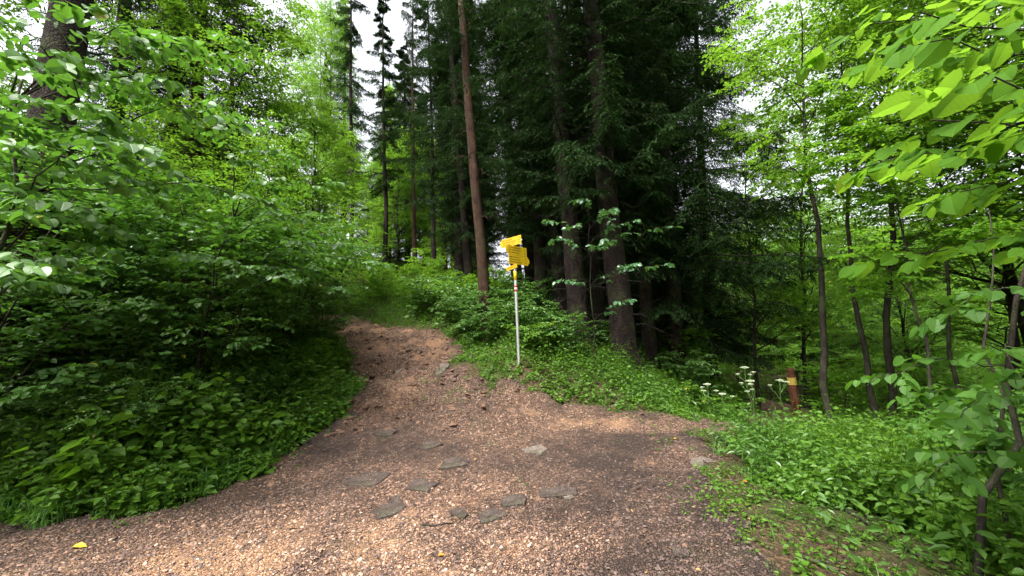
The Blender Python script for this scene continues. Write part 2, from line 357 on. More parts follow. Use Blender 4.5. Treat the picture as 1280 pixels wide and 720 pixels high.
def path_material():
    m, t, o = newmat('path_gravel')
    g = nd(t, 'ShaderNodeNewGeometry'); P = g.outputs['Position']
    wob = nd(t, 'ShaderNodeTexNoise', {'Vector': P, 'Scale': 30.0, 'Detail': 2.0})
    vm = nd(t, 'ShaderNodeVectorMath', operation='MULTIPLY_ADD'); t.links.new(wob.outputs['Color'], vm.inputs[0]); vm.inputs[1].default_value = (.03,.03,.03); t.links.new(P, vm.inputs[2])
    v1 = nd(t, 'ShaderNodeTexVoronoi', {'Vector': vm.outputs[0], 'Scale': 46.0})
    v1e = nd(t, 'ShaderNodeTexVoronoi', {'Vector': vm.outputs[0], 'Scale': 46.0}, feature='DISTANCE_TO_EDGE')
    v2 = nd(t, 'ShaderNodeTexVoronoi', {'Vector': vm.outputs[0], 'Scale': 95.0})
    nl = nd(t, 'ShaderNodeTexNoise', {'Vector': P, 'Scale': 1.1, 'Detail': 6.0, 'Roughness': .62})
    nm = nd(t, 'ShaderNodeTexNoise', {'Vector': P, 'Scale': 7.0, 'Detail': 6.0, 'Roughness': .7})
    s1 = nd(t, 'ShaderNodeSeparateColor', {0: v1.outputs['Color']}); s2 = nd(t, 'ShaderNodeSeparateColor', {0: v2.outputs['Color']})
    chips = ramp(t, s1.outputs[0], [(.0, (.032,.018,.014)), (.5, (.075,.042,.030)), (.78, (.27,.14,.082)), (.95, (.52,.33,.22)), (1.0, (.62,.50,.42))])
    fine = ramp(t, s2.outputs[1], [(.0, (.045,.025,.018)), (.5, (.16,.088,.056)), (1.0, (.42,.27,.18))])
    col = mixc(t, .45, chips, fine)
    edge = mathn(t, 'MINIMUM', mathn(t, 'MULTIPLY', v1e.outputs[0], 7.0), 1.0)
    col = mixc(t, mathn(t, 'MULTIPLY', mathn(t, 'SUBTRACT', 1.0, edge), .9), col, (.03,.018,.013))
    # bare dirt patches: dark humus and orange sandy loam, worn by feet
    a = nd(t, 'ShaderNodeAttribute', attribute_name='rnd').outputs['Fac']     # 0 stony humus .. 1 pale sandy, sun-painted grit
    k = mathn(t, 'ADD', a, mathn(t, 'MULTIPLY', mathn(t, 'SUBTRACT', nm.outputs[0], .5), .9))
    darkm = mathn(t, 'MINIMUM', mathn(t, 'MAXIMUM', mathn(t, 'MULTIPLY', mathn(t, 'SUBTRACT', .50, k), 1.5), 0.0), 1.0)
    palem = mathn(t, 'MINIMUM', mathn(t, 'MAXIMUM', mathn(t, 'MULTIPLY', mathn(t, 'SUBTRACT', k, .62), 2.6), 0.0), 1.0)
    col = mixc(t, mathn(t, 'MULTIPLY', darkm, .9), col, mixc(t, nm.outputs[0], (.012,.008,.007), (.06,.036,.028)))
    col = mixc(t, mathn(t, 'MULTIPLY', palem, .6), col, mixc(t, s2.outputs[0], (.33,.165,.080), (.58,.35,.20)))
    gm = mathn(t, 'MINIMUM', mathn(t, 'MAXIMUM', mathn(t, 'MULTIPLY', mathn(t, 'SUBTRACT', nl.outputs[0], .60), 9.0), 0.0), 1.0)
    col = mixc(t, mathn(t, 'MULTIPLY', mathn(t, 'MULTIPLY', gm, s1.outputs[2]), .7), col, (.06,.06,.025))
    hh = mathn(t, 'ADD', mathn(t, 'MULTIPLY', edge, .6), mathn(t, 'ADD', mathn(t, 'MULTIPLY', s1.outputs[1], .5), mathn(t, 'MULTIPLY', nm.outputs[0], .9)))
    b = nd(t, 'ShaderNodeBump', {'Height': hh, 'Strength': 1.0, 'Distance': .026})
    p = nd(t, 'ShaderNodeBsdfPrincipled', {'Base Color': col, 'Roughness': .78, 'Specular IOR Level': .35, 'Normal': b.outputs[0]})
    t.links.new(p.outputs[0], o.inputs[0]); return m
def grid_obj(name, xs, ys, zf, mat, keep=None, rf=None):
    X, Y = np.meshgrid(xs, ys); Z = zf(X, Y); n, m = X.shape
    V = np.stack([X, Y, Z], -1).reshape(-1, 3); idx = np.arange(n*m).reshape(n, m)
    F = np.stack([idx[:-1, :-1], idx[:-1, 1:], idx[1:, 1:], idx[1:, :-1]], -1).reshape(-1, 4)
    if keep is not None:
        K = keep(X, Y).ravel(); F = F[K[F].any(1)]
        used = np.unique(F); mp = np.zeros(len(V), int); mp[used] = np.arange(len(used)); F = mp[F]; V = V[used]
    rr = rf(V[:, 0], V[:, 1]) if rf is not None else None
    b = Buf(); b.add(V, F, rr); return b.obj(name, mat, None, True)
u = np.linspace(-1, 1, 420); gx = np.sinh(u*5.2)/np.sinh(5.2)*330; gy = 6+np.sinh(u*5.2)/np.sinh(5.2)*340
tag(grid_obj('ground', gx, gy, lambda x, y: H(x, y)-.22*np.clip(path_sd(x, y)*1.6-.1, 0, 1), ground_material()), kind='structure')
def rut(x, y): return .045*fbm(x*2.4, y*2.4, 21, 4)+.016*fbm(x*14, y*14, 31, 2)
# stone slabs and washed-out channels make the uphill branch rough
def path_z(x, y):
    s = path_sd(x, y); chan = -.10*np.exp(-((x+1.5+.22*(y-6.5)+.25*np.sin(y*1.4))/.45)**2)*np.clip((y-5.6)/1.5, 0, 1)
    rough = 1+3.2*np.clip((y-5.5)/2, 0, 1)*(x < 0)
    return H(x, y)+np.clip(s*.35, -.12, .03)+rut(x, y)*rough*(s > -.1)+chan
def grit_and_sun(x, y):
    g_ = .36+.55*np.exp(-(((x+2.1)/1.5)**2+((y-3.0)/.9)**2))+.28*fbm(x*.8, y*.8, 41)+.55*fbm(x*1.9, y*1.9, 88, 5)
    g_ += .34*np.exp(-(((x-.4)/.7)**2+((y-6.9)/.4)**2))+.35*np.clip((y-8.5)/3, 0, 1)*(x < 1)+.25*np.exp(-((x+2.2)/.5)**2)*(y > 6)+.30*np.exp(-(((x-.8)/1.6)**2+((y-6.3)/.3)**2))+1.1*np.clip((y-9)/2, 0, 1)*(x > 4)  # last term: far right branch paler, sunlight painted into its sandy colour
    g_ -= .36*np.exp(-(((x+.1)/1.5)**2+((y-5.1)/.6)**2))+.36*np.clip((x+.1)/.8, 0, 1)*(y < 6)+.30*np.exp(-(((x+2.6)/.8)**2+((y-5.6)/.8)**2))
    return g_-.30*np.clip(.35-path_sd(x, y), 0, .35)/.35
M_path = path_material()
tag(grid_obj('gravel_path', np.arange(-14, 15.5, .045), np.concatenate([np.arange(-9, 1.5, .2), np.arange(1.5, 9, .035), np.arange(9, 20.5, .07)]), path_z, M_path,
             keep=lambda x, y: path_sd(x, y) > -.25, rf=grit_and_sun), kind='structure')

# ------------------------------------------------------------------ loose stones on the path (uncountable)
M_peb, t, o = newmat('pebble')
a_ = nd(t, 'ShaderNodeAttribute', attribute_name='rnd'); tc_ = nd(t, 'ShaderNodeTexCoord')
nz = nd(t, 'ShaderNodeTexNoise', {'Vector': tc_.outputs['Object'], 'Scale': 60.0, 'Detail': 3.0})
cc = ramp(t, a_.outputs['Fac'], [(.0, (.05,.034,.03)), (.35, (.13,.085,.068)), (.65, (.28,.155,.10)), (.92, (.47,.31,.22)), (1., (.62,.54,.48))])
cc = mixc(t, mathn(t, 'MULTIPLY', nz.outputs[0], .5), cc, (.08,.05,.04))
pp = nd(t, 'ShaderNodeBsdfPrincipled', {'Base Color': cc, 'Roughness': .6, 'Specular IOR Level': .4}); t.links.new(pp.outputs[0], o.inputs[0])
rs = np.random.default_rng(11)
def ico():
    p = (1+5**.5)/2
    V = norm(np.array([(-1,p,0),(1,p,0),(-1,-p,0),(1,-p,0),(0,-1,p),(0,1,p),(0,-1,-p),(0,1,-p),(p,0,-1),(p,0,1),(-p,0,-1),(-p,0,1)], float))
    F = np.array([(0,11,5),(0,5,1),(0,1,7),(0,7,10),(0,10,11),(1,5,9),(5,11,4),(11,10,2),(10,7,6),(7,1,8),(3,9,4),(3,4,2),(3,2,6),(3,6,8),(3,8,9),(4,9,5),(2,4,11),(6,2,10),(8,6,7),(9,8,1)])
    return V, F
def scatter(n, x0, x1, y0, y1, dens):
    x = rs.uniform(x0, x1, n); y = rs.uniform(y0, y1, n); k = rs.random(n) < dens(x, y); return x[k], y[k]
def pebbles(name, x, y, size, flatness=.5, mat=None, sink=0.0):
    V, F = ico(); N = len(x); th = rs.uniform(0, 6.28, N)
    sc = size[:, None]*np.stack([.7+.6*rs.random(N), .6+.5*rs.random(N), flatness*(.6+.7*rs.random(N))], 1)
    W = V[None]*(1+.28*(rs.random((N, 12, 1))-.5))*sc[:, None]
    tx = rs.normal(size=N)*.25; W[..., 2] += W[..., 0]*tx[:, None]
    c, s = np.cos(th)[:, None], np.sin(th)[:, None]
    W = np.stack([W[..., 0]*c-W[..., 1]*s, W[..., 0]*s+W[..., 1]*c, W[..., 2]], -1)
    z = path_z(x, y); W += np.stack([x, y, z+size*flatness*.35], -1)[:, None]
    b = Buf(); W[..., 2] -= sink*size[:, None]
    b.add(W.reshape(-1, 3), (F[None]+(np.arange(N)*12)[:, None, None]).reshape(-1, 3), np.repeat(rs.random(N)*np.clip(.36+.85*grit_and_sun(x, y), .32, 1), 12))
    return b.obj(name, mat or M_peb, None, False)
vis = lambda x, y: (np.abs(x) < 1.45*y+.6)
x, y = scatter(230000, -6, 4.2, 1.4, 9, lambda x, y: vis(x, y)*(path_sd(x, y) > -.12)*np.clip(2.0/y, 0, 1)**1.2*(.35+.65*(fbm(x*2, y*2, 77) > -.1))*np.clip(.6+grit_and_sun(x, y), .6, 1))
sz = .0055+.013*rs.random(len(x))**3
pb = pebbles('gravel', x, y, sz)
tag(pb, 'loose pinkish stone chips scattered over the brown path', 'gravel', kind='stuff')
x, y = scatter(16000, -6, 4, 1.6, 14, lambda x, y: vis(x, y)*(path_sd(x, y) > 0)*np.where((y > 5.8) & (x < 0), .6, .035))
sz = .014+.045*rs.random(len(x))**3*(1+.5*(y > 5.8))
M_rub = barkmat('broken_stone', (.085,.05,.033), (.18,.105,.07), (.30,.20,.145), 14.0, .0, .3)
tag(pebbles('rubble', x, y, sz, .38, M_rub, .14), 'coarse broken stones washed out on the rising path', 'stones', kind='stuff')

# ------------------------------------------------------------------ herbs, grass and leaf litter (uncountable)
T_h = T_leaf(.30); T_hw = T_leaf(.36, .1, .2)
def herbs(name, x, y, hgt, leaf, nl, mat, label, cat, T=T_h, spread=.5, lean=.25):
    N = len(x); z = H(x, y); base = np.stack([x, y, z-.02], -1)
    top = base+np.stack([rs.normal(size=N)*lean*hgt, rs.normal(size=N)*lean*hgt, hgt], -1)
    mid = (base+top)/2+rs.normal(size=(N, 3))*.06*hgt[:, None]
    P = np.stack([base, mid, top], 1); b = Buf()
    tubes(b, P, np.stack([.0035+0*hgt, .0028+0*hgt, .0015+0*hgt], 1), 3, .2)
    t = .22+.78*(np.arange(nl)+rs.random((N, nl)))/nl; pos, tan = samp(P, t)
    ph = rs.uniform(0, 6.28, (N, 1))+np.arange(nl)*2.4+rs.normal(size=(N, nl))*.3
    d = np.stack([np.cos(ph), np.sin(ph), .25-.55*rs.random((N, nl))], -1)
    nr = norm(UP+rs.normal(size=d.shape)*.5)
    s_ = leaf[:, None]*(.6+.7*rs.random((N, nl)))*(1.15-.5*t)
    pos = pos+norm(d)*(s_*spread)[..., None]
    rn = np.clip(rs.random((N, nl))*.75+.25*rs.random((N, 1)), 0, .99)
    put_leaves(b, T, pos.reshape(-1, 3), d.reshape(-1, 3), nr.reshape(-1, 3), s_.ravel(), rn.ravel())
    return tag(b.obj(name, mat), label, cat, kind='stuff')
def region(n, x0, x1, y0, y1, extra, edge=.05):
    def dn(x, y):
        s = path_sd(x, y); return (s < -edge)*vis(x*.9, y)*extra(x, y)
    return scatter(n, x0, x1, y0, y1, dn)
# left bank
x, y = region(36000, -9, -2.2, 2.6, 12, lambda x, y: .8*np.clip(3.6/np.hypot(x, y), .15, 1)*(x < -1)*(y < 12))
s = -path_sd(x, y); hg = np.clip(.18+.9*s*np.where(y > 6.3, .6, 1), .08, 1.0)*(.45+.8*rs.random(len(x)))*(.5+.9*vnoise(x*1.7, y*1.7, 62))
herbs('bank_herbs', x, y, hg, (.055+.11*rs.random(len(x))**1.4)*(.6+.8*vnoise(x*1.1, y*1.1, 63))*np.clip(s+.7, .7, 1.3), 9, M_herb, 'dense leafy weeds covering the left bank beside the path', 'undergrowth')
x, y = region(7000, -9, -2.2, 2.6, 12, lambda x, y: np.clip(3.6/np.hypot(x, y), .15, 1)*(x < -1)*np.clip(vnoise(x*1.3, y*1.3, 66)*2-.4, 0, 1))
s = -path_sd(x, y); hg = np.clip(.2+.6*s, .1, .8)*(.7+.8*rs.random(len(x)))
herbs('tall_weeds', x, y, hg, .05+.06*rs.random(len(x)), 9, M_shrub, 'narrow-leaved taller weeds mixed into the left bank cover', 'undergrowth', T_leaf(.15, .1, .3), .5, .35)
x, y = region(5000, 1.6, 9, 2.4, 9.5, lambda x, y: np.clip(4.2/np.hypot(x, y), .2, 1)*np.clip(vnoise(x*1.3, y*1.3, 67)*2-.4, 0, 1)*(-path_sd(x, y) > .3))
herbs('nettle_patch', x, y, .25+.35*rs.random(len(x)), .06+.06*rs.random(len(x)), 9, M_shrub, 'taller narrow-leaved nettles mixed into the right verge', 'undergrowth', T_leaf(.2, .1, .3), .5, .3)
# uphill slope and centre bank
x, y = region(30000, -9, 5.5, 6.6, 24, lambda x, y: np.clip(8.5/y, .2, 1)*(y > 6.6)*((x > -2.4-.25*(y-6.6)) | (y > 14)))
s = -path_sd(x, y); hg = np.clip(.07+.30*s, .05, .5)*(.6+.7*rs.random(len(x)))
hg = np.where(y > 11, hg*1.3, hg)
herbs('slope_herbs', x, y, hg, .045+.045*rs.random(len(x)), 7, M_herb, 'low green weeds spread over the slope behind the signpost', 'undergrowth', T_hw)
# right verge: tall leafy patch on the edge of the drop
x, y = region(19000, 1.6, 9, 2.2, 9.5, lambda x, y: np.clip(4.2/np.hypot(x, y), .2, 1)*((x-2.1-.55*(y-3)*0 > .0))*np.clip((-path_sd(x, y)-.35)*2.2, .0, 1)*((y > 3.6) | (x > 3.0)))
s = -path_sd(x, y); hg = np.clip(.08+.46*(s-.3), .06, .62)*(.35+1.0*rs.random(len(x)))*(.6+.8*vnoise(x*1.4, y*1.4, 61))*(1+.8*np.exp(-((x-3.4)**2+(y-6.3)**2)/1.0))*(1-.85*np.exp(-(((x-5.4)-(y-7.6)*.7)/.7)**2)*(y > 6.3))
herbs('verge_herbs', x, y, hg, .05+.05*rs.random(len(x)), 8, M_herb, 'bright nettle-like herbs along the right edge of the path', 'undergrowth', T_hw)
# sparse tiny sprouts on moss at lower right
x, y = region(1500, 1.2, 4.0, 1.6, 4.6, lambda x, y: (path_sd(x, y) < .15)*.6, -.3)
herbs('moss_sprouts', x, y, .04+.09*rs.random(len(x)), .03+.03*rs.random(len(x)), 5, M_herb, 'small sprouting seedlings on the mossy lower right verge', 'seedlings')
x, y = scatter(14000, -6, 3.5, 2.2, 11, lambda x, y: vis(x, y)*np.exp(-((path_sd(x, y)-.06)/.30)**2)*(fbm(x*2.5, y*2.5, 71) > -.05)*np.clip(5/y, .3, 1))
herbs('edge_weeds', x, y, .03+.08*rs.random(len(x)), .02+.03*rs.random(len(x)), 5, M_herb, 'small scattered weeds creeping over the gravel edges', 'weeds')
# beyond: low cover on falling and rising woodland floor
x, y = region(22000, -26, 26, 9, 42, lambda x, y: np.clip(14/np.hypot(x, y), .25, 1)*((x > 3) | (x < -7) | (y > 20)))
herbs('woodland_floor_plants', x, y, .3+.5*rs.random(len(x)), .12+.10*rs.random(len(x)), 7, M_far, 'pale green ground plants carpeting the woodland floor', 'undergrowth', T_hw)
def grass(name, x, y, L, mat, label):
    N = len(x); K = 4; ph = rs.uniform(0, 6.28, N); b0 = np.stack([x, y, H(x, y)-.01], -1); s = np.linspace(0, 1, K)
    dx = np.stack([np.cos(ph), np.sin(ph), 0*ph], -1); bend = .25+.6*rs.random(N)
    C = b0[:, None]+dx[:, None]*(L*bend)[:, None, None]*(s**2)[:, None]+UP*(L[:, None]*(s-.35*bend[:, None]*s**3))[..., None]
    sd_ = np.stack([-np.sin(ph), np.cos(ph), 0*ph], -1)[:, None]*(.0035*np.array([1, .9, .6, .05])[:, None])
    W = np.stack([C-sd_, C+sd_], 2).reshape(N*K*2, 3); i = np.arange(N*K*2).reshape(N, K, 2)
    F = np.stack([i[:, :-1, 0], i[:, :-1, 1], i[:, 1:, 1], i[:, 1:, 0]], -1).reshape(-1, 4)
    b = Buf(); b.add(W, F, np.repeat(rs.random(N)*.98, K*2)); return tag(b.obj(name, mat), label, 'grass', kind='stuff')
def clump(x, y, n, r, L0, L1):
    X = np.repeat(x, n)+rs.normal(size=len(x)*n)*r; Y = np.repeat(y, n)+rs.normal(size=len(x)*n)*r
    return X, Y, L0+(L1-L0)*rs.random(len(X))
x, y = region(2600, -7, -2.2, 3.0, 12, lambda x, y: np.exp(-((-path_sd(x, y)-.25)/.32)**2)*np.clip(5/y, .3, 1)*np.where((x < -3.3) & (y < 5.5), 1, .22), -.02)
X, Y, L = clump(x, y, 16, .06, .10, .42); grass('verge_grass', X, Y, L, M_grass, 'drooping grass along the foot of the left bank')
x, y = region(2600, -3, 6, 2, 14, lambda x, y: np.exp(-((-path_sd(x, y)-.2)/.3)**2)*.6*np.where((x > 1) & (y < 5), .2, 1), -.05)
X, Y, L = clump(x, y, 12, .05, .06, .22); grass('short_grass', X, Y, L, M_grass, 'short grass fringing the right and upper path edges')
x, y = scatter(900, -3.6, 1.6, 3.6, 9, lambda x, y: (path_sd(x, y) > 0)*(fbm(x*1.1, y*1.1, 91) > .12)*.8)
X, Y, L = clump(x, y, 14, .05, .02, .06); grass('path_grass', X, Y, L, M_grass, 'sparse green tufts growing in the middle of the path')
# leaf litter on path edges and verge
M_lit, t, o = newmat('dead_leaf')
a_ = nd(t, 'ShaderNodeAttribute', attribute_name='rnd')
cc = ramp(t, a_.outputs['Fac'], [(.0, (.025,.013,.008)), (.5, (.075,.038,.022)), (.9, (.20,.125,.075)), (.99, (.3,.17,.05)), (1., (.45,.3,.05))])
pp = nd(t, 'ShaderNodeBsdfPrincipled', {'Base Color': cc, 'Roughness': .7}); t.links.new(pp.outputs[0], o.inputs[0])
x, y = scatter(42000, -6, 4.5, 1.5, 12, lambda x, y: vis(x, y)*np.clip(np.exp(-((path_sd(x, y)-.1)/.4)**2)*.4+.30*(x > -.3)*(fbm(x*1.5, y*1.5, 55)+.45)+.05, 0, 1)*np.clip(4/y, .3, 1))
N = len(x); ph = rs.uniform(0, 6.28, N); b = Buf()
put_leaves(b, T_leaf(.28, .12, .1), np.stack([x, y, np.maximum(path_z(x, y), H(x, y))+.006], -1), np.stack([np.cos(ph), np.sin(ph), .1*rs.normal(size=N)], -1),
           norm(UP+rs.normal(size=(N, 3))*.3), .012+.034*rs.random(N)**3, rs.random(N))
tag(b.obj('leaf_litter', M_lit), 'brown fallen leaves and scraps littering the path edges', 'leaf litter', kind='stuff')
# ------------------------------------------------------------------ trees
def trunk_line(rs, h, K, wob, lean=(0, 0)):
    s = np.linspace(0, 1, K); P = np.zeros((1, K, 3)); P[0, :, 2] = s*h-.25*(1-s)
    w_ = np.cumsum(rs.normal(size=(K, 2)), 0)*wob; w_ -= w_[0]
    P[0, :, 0] = w_[:, 0]+lean[0]*s; P[0, :, 1] = w_[:, 1]+lean[1]*s
    return P
def trunk_r(r, h, K, top=.12, flare=1.8):
    s = np.linspace(0, 1, K); return (r*((1-s)*(1-top)+top)*(1+(flare-1)*np.exp(-s*h/.35)))[None]
def spruce(seed, h, r, crown0, nb, L, ntw=24, ntuft=9, dead=22, droop=.35, tuft=.18, bark=None, deadfrom=1.2, lean=(0, 0)):
    rs = np.random.default_rng(seed)
    K = 26; P = trunk_line(rs, h, K, .02, lean); R = trunk_r(r, h, K)
    tb = Buf(); tubes(tb, P, R, 14, 0, .10, rs)
    # dead snags below the crown
    if dead:
        C, RR = grow(rs, P, R*0+.03, dead, deadfrom/h, min(.95, crown0/h+.08), .9, 88, .25, 5, 0, .55, .02, .10)
        tubes(tb, C, RR, 4)
        C2, R2 = grow(rs, C, RR, 5, .2, 1, .35, 55, .2, 3, .5, .5, 0, .1); tubes(tb, C2, R2, 3)
    prof = lambda u: np.clip((1-u), .06, 1)**.75*np.clip(.55+u*4, 0, 1)
    B, BR = grow(rs, P, R*0+.035, nb, crown0/h, .985, L, 92, droop, 7, 0, .8, .08, .035, prof, .2)
    B[:, :, 2] += (np.linspace(0, 1, 7)**3*.22*L)[None]*np.linalg.norm(B[:, -1]-B[:, 0], axis=1)[:, None]/L   # tips turn up
    tubes(tb, B, BR, 4)
    tr = tb.mesh('spruce_trunk', bark or M_bark, True)
    Bl = np.linalg.norm(B[:, -1]-B[:, 0], axis=1)
    prof2 = lambda u: np.clip(1.15-u*.85, .2, 1)
    TW, TR = grow(rs, B, BR, ntw, .12, 1, L*.27, 62, .5, 4, .92, .4, -.08, .05, prof2)
    k = np.repeat(np.clip(Bl/L, .25, 1), ntw)
    TW = TW[:, :1]+(TW-TW[:, :1])*k[:, None, None]
    cb = Buf(); tubes(cb, TW, TR*.5, 3, .1)
    leaves_on(rs, cb, T_rhomb(.10, .02), TW, ntuft+7, tuft*.75, .05, 48, .75, .5, .35, .3)
    leaves_on(rs, cb, T_rhomb(.10, .02), B, 44, tuft*1.1, .1, 60, .5, .6, .3, .3)
    return tr, cb.mesh('spruce_crown', M_needle)
def broad(seed, h, r, crown0, nl, L, nb, ntw, nleaf, leaf, mat, bark=None, T=None, flat=.6, ang=58, up=.25, wob=.05, topfrac=.99, lean=(0, 0), sides=8, droop=.12, stemK=16):
    rs = np.random.default_rng(seed)
    P = trunk_line(rs, h, stemK, wob, lean); R = trunk_r(r, h, stemK, .1, 1.35)
    tb = Buf(); tubes(tb, P, R, sides, 0, .06, rs)
    prof = lambda u: (.35+.65*np.sin(np.pi*np.clip(u*.8+.15, 0, 1)))
    B, BR = grow(rs, P, R, nl, crown0/h, topfrac, L, ang, droop, 6, .25, .5, up, .07, prof, .2); tubes(tb, B, BR, 5)
    S, SR = grow(rs, B, BR, nb, .2, 1, L*.42, 48, .15, 5, flat, .55, 0, .07, lambda u: 1.1-.6*u, .25); tubes(tb, S, SR, 3)
    tr = tb.mesh('trunk', bark or M_sbark, True)
    TW, TR = grow(rs, S, SR, ntw, .15, 1, L*.2, 48, .15, 4, .9, .6, 0, .06, lambda u: 1.1-.5*u, .4)
    cb = Buf(); tubes(cb, TW, TR, 3, .05)
    leaves_on(rs, cb, T or T_h, TW, nleaf, leaf, .05, 58, .85, .35, .25)
    leaves_on(rs, cb, T or T_h, S, 5, leaf, .4, 58, .85, .35, .25)
    return tr, cb.mesh('crown', mat)
def tree(name, label, cat, me, loc, group=None, spin=0.0, to=None, sc=1.0, parts=('trunk', 'crown')):
    root = thing(name, label, cat, loc, group)
    for n_, m_ in zip(parts, me): link(n_, m_, root)
    set_pose(root, loc, spin, to, sc); return root
def set_pose(root, loc, spin=0.0, to=None, sc=1.0):
    q = Quaternion((0, 0, 1), spin)
    if to is not None:
        dv = (Vector(to)-Vector(loc)).normalized(); q = Vector((0, 0, 1)).rotation_difference(dv) @ q
    root.rotation_mode = 'QUATERNION'; root.rotation_quaternion = q; root.location = loc
    root.scale = sc if hasattr(sc, '__len__') else (sc,)*3
def ground_pt(px, d, sink=.05):
    """stands on the ground at depth d in the column of pixel px"""
    p = at(px, 440, d); p[2] = H(p[0], p[1])-sink; return p
def stand(px_base, py_base, px_top, py_top, d):
    b = ground_pt(px_base, d); r = at(px_top, py_top, d)
    for _ in range(3):      # column of the pixel at the ground's own height
        x_ = b[0]; q = R3.T @ (b-np.array([0, 0, CAMZ])); px = 640+FPX*q[0]/-q[2]; b[0] += (px_base-px)/FPX*d; b[2] = H(b[0], b[1])-.05
    return b, r

SP_A = spruce(101, 26, .30, 4.6, 150, 3.2, 24, 8, 34)                      # forest spruce, bare lower trunk
SP_B = spruce(102, 24, .25, 3.6, 150, 2.9, 24, 8, 40)
SP_R = spruce(103, 27, .21, 9.5, 80, 2.5, 20, 8, 10, bark=M_redbark)        # reddish clean trunk
SP_K = spruce(106, 25, .30, 10, 60, 2.6, 20, 8, 12)
SP_E = spruce(104, 21, .24, 1.6, 190, 4.2, 36, 12, 10, .45, .17)             # edge spruce clothed to the ground
SP_S = spruce(105, 22, .15, 6.5, 80, 1.7, 18, 8, 20)                       # slim far spruce
BR_T = broad(201, 17, .15, 3.5, 36, 4.4, 11, 7, 9, .125, M_far)               # tall broadleaf
BR_M = broad(202, 10, .09, 1.2, 32, 3.2, 10, 7, 9, .10, M_far, wob=.08)
BR_L = broad(203, 9, .055, 2.2, 24, 2.4, 8, 6, 8, .078, M_lime, wob=.06, flat=.85)
BR_S = broad(204, 5.5, .035, .7, 22, 1.6, 7, 5, 7, .07, M_lime, flat=.85, wob=.05)
BR_U = broad(205, 7, .05, .5, 28, 2.2, 8, 6, 7, .08, M_shrub, flat=.85, wob=.06)

# --- the spruces of the dark middle group and the slope, one by one: (label, mesh, base px, base py, top px, top py, depth, scale)
conifers = [
 ('tall reddish spruce trunk standing left of the yellow signpost', SP_R, 608, 400, 579, 0, 11.5, (.82,.82,1), 0.3),
 ('thick dark spruce trunk right behind the yellow signpost, brightest of the dark group', SP_A, 728, 440, 690, 0, 10.3, (.95,.95,1), 1.0),
 ('thick dark spruce trunk at the right end of the dark group behind the signpost', SP_A, 785, 468, 738, 0, 9.4, (1,1,1), 2.5),
 ('dark spruce trunk squeezed between the two thick trunks behind the signpost', SP_B, 752, 452, 718, 0, 11.2, (.8,.8,1), 4.1),
 ('dark spruce trunk just left of the brightest thick trunk of the dark group', SP_B, 680, 420, 655, 0, 13.2, (1,1,1), 5.0),
 ('dark spruce behind the reddish trunk, right of it, half lost in shade', SP_B, 648, 400, 628, 0, 15.5, (1,1,1), .9),
 ('spruce trunk close behind the signpost board, deep in the shade', SP_S, 664, 400, 640, 0, 18, (1.2,1.2,1), 1.9),
 ('dark drooping spruce with boughs down to the ground right of the dark group', SP_E, 850, 500, 812, 0, 12.0, (1,1,1), 0.2),
 ('second drooping spruce behind the one clothed to the ground', SP_E, 815, 480, 790, 0, 15.5, (1,1,1.05), 2.2),
 ('third drooping spruce, standing farther right with its boughs against the bright wood', SP_E, 890, 480, 868, 0, 16.5, (1,1,1.1), 4.2),
 ('dark spruce trunk between the brightest thick trunk and its left neighbour, set back', SP_B, 706, 430, 672, 0, 12.4, (.9,.9,1), 1.6),
 ('dark spruce trunk half hidden behind the right-hand thick trunk', SP_A, 768, 450, 762, 0, 12.6, (.85,.85,1), 3.3),
 ('dark spruce trunk between the right-hand thick trunk and the drooping spruce', SP_B, 815, 470, 778, 0, 11.4, (.85,.85,1), 5.5),
 ('slim spruce with short boughs standing left of the reddish trunk, above the path bend', SP_S, 481, 330, 478, 0, 24, (1.15,1.15,1), .5),
 ('slim bare reddish spruce trunk at the top of the slope, between two dark crowns', SP_R, 517, 330, 517, 40, 25, (.75,.75,.9), 1.1),
 ('dark slender spruce behind the gap left of the reddish trunk', SP_S, 545, 330, 534, 0, 21, (1,1,1), 2.0),
 ('dark spruce hugging the left side of the reddish trunk', SP_B, 590, 370, 560, 0, 16, (.8,.8,.95), 3.0),
 ('thin pale trunk far up the slope in the bright gap', BR_T, 415, 330, 412, 0, 34, (.7,.7,1.5), 3.9),
 ('big brown spruce trunk leaning at the left edge of the photo', SP_K, -5, 300, 80, 0, 5.6, (1.05,1.05,.95), 2.2),
 ('dark spruce trunk behind the hazel on the upper left', SP_A, 205, 300, 222, 0, 14, (.95,.95,1), 4.4),
 ('grey-red spruce trunk beside the dark one behind the hazel on the upper left', SP_R, 238, 300, 252, 0, 13, (1.25,1.25,.9), 5.2),
 ('thin dark spruce stem behind the hazel, left of the bright gap', SP_S, 278, 330, 290, 60, 17, (.9,.9,.9), 1.4),
]
for i, (lab, me, bx, by, tx, ty, d, sc, spin) in enumerate(conifers):
    b, r_ = stand(bx, by, tx, ty, d)
    br_ = me is BR_T
    tree('broadleaf_tree' if br_ else 'spruce_tree', lab, 'tree' if br_ else 'spruce', me, tuple(b), 'spruces standing around the path junction', spin, tuple(r_), sc)
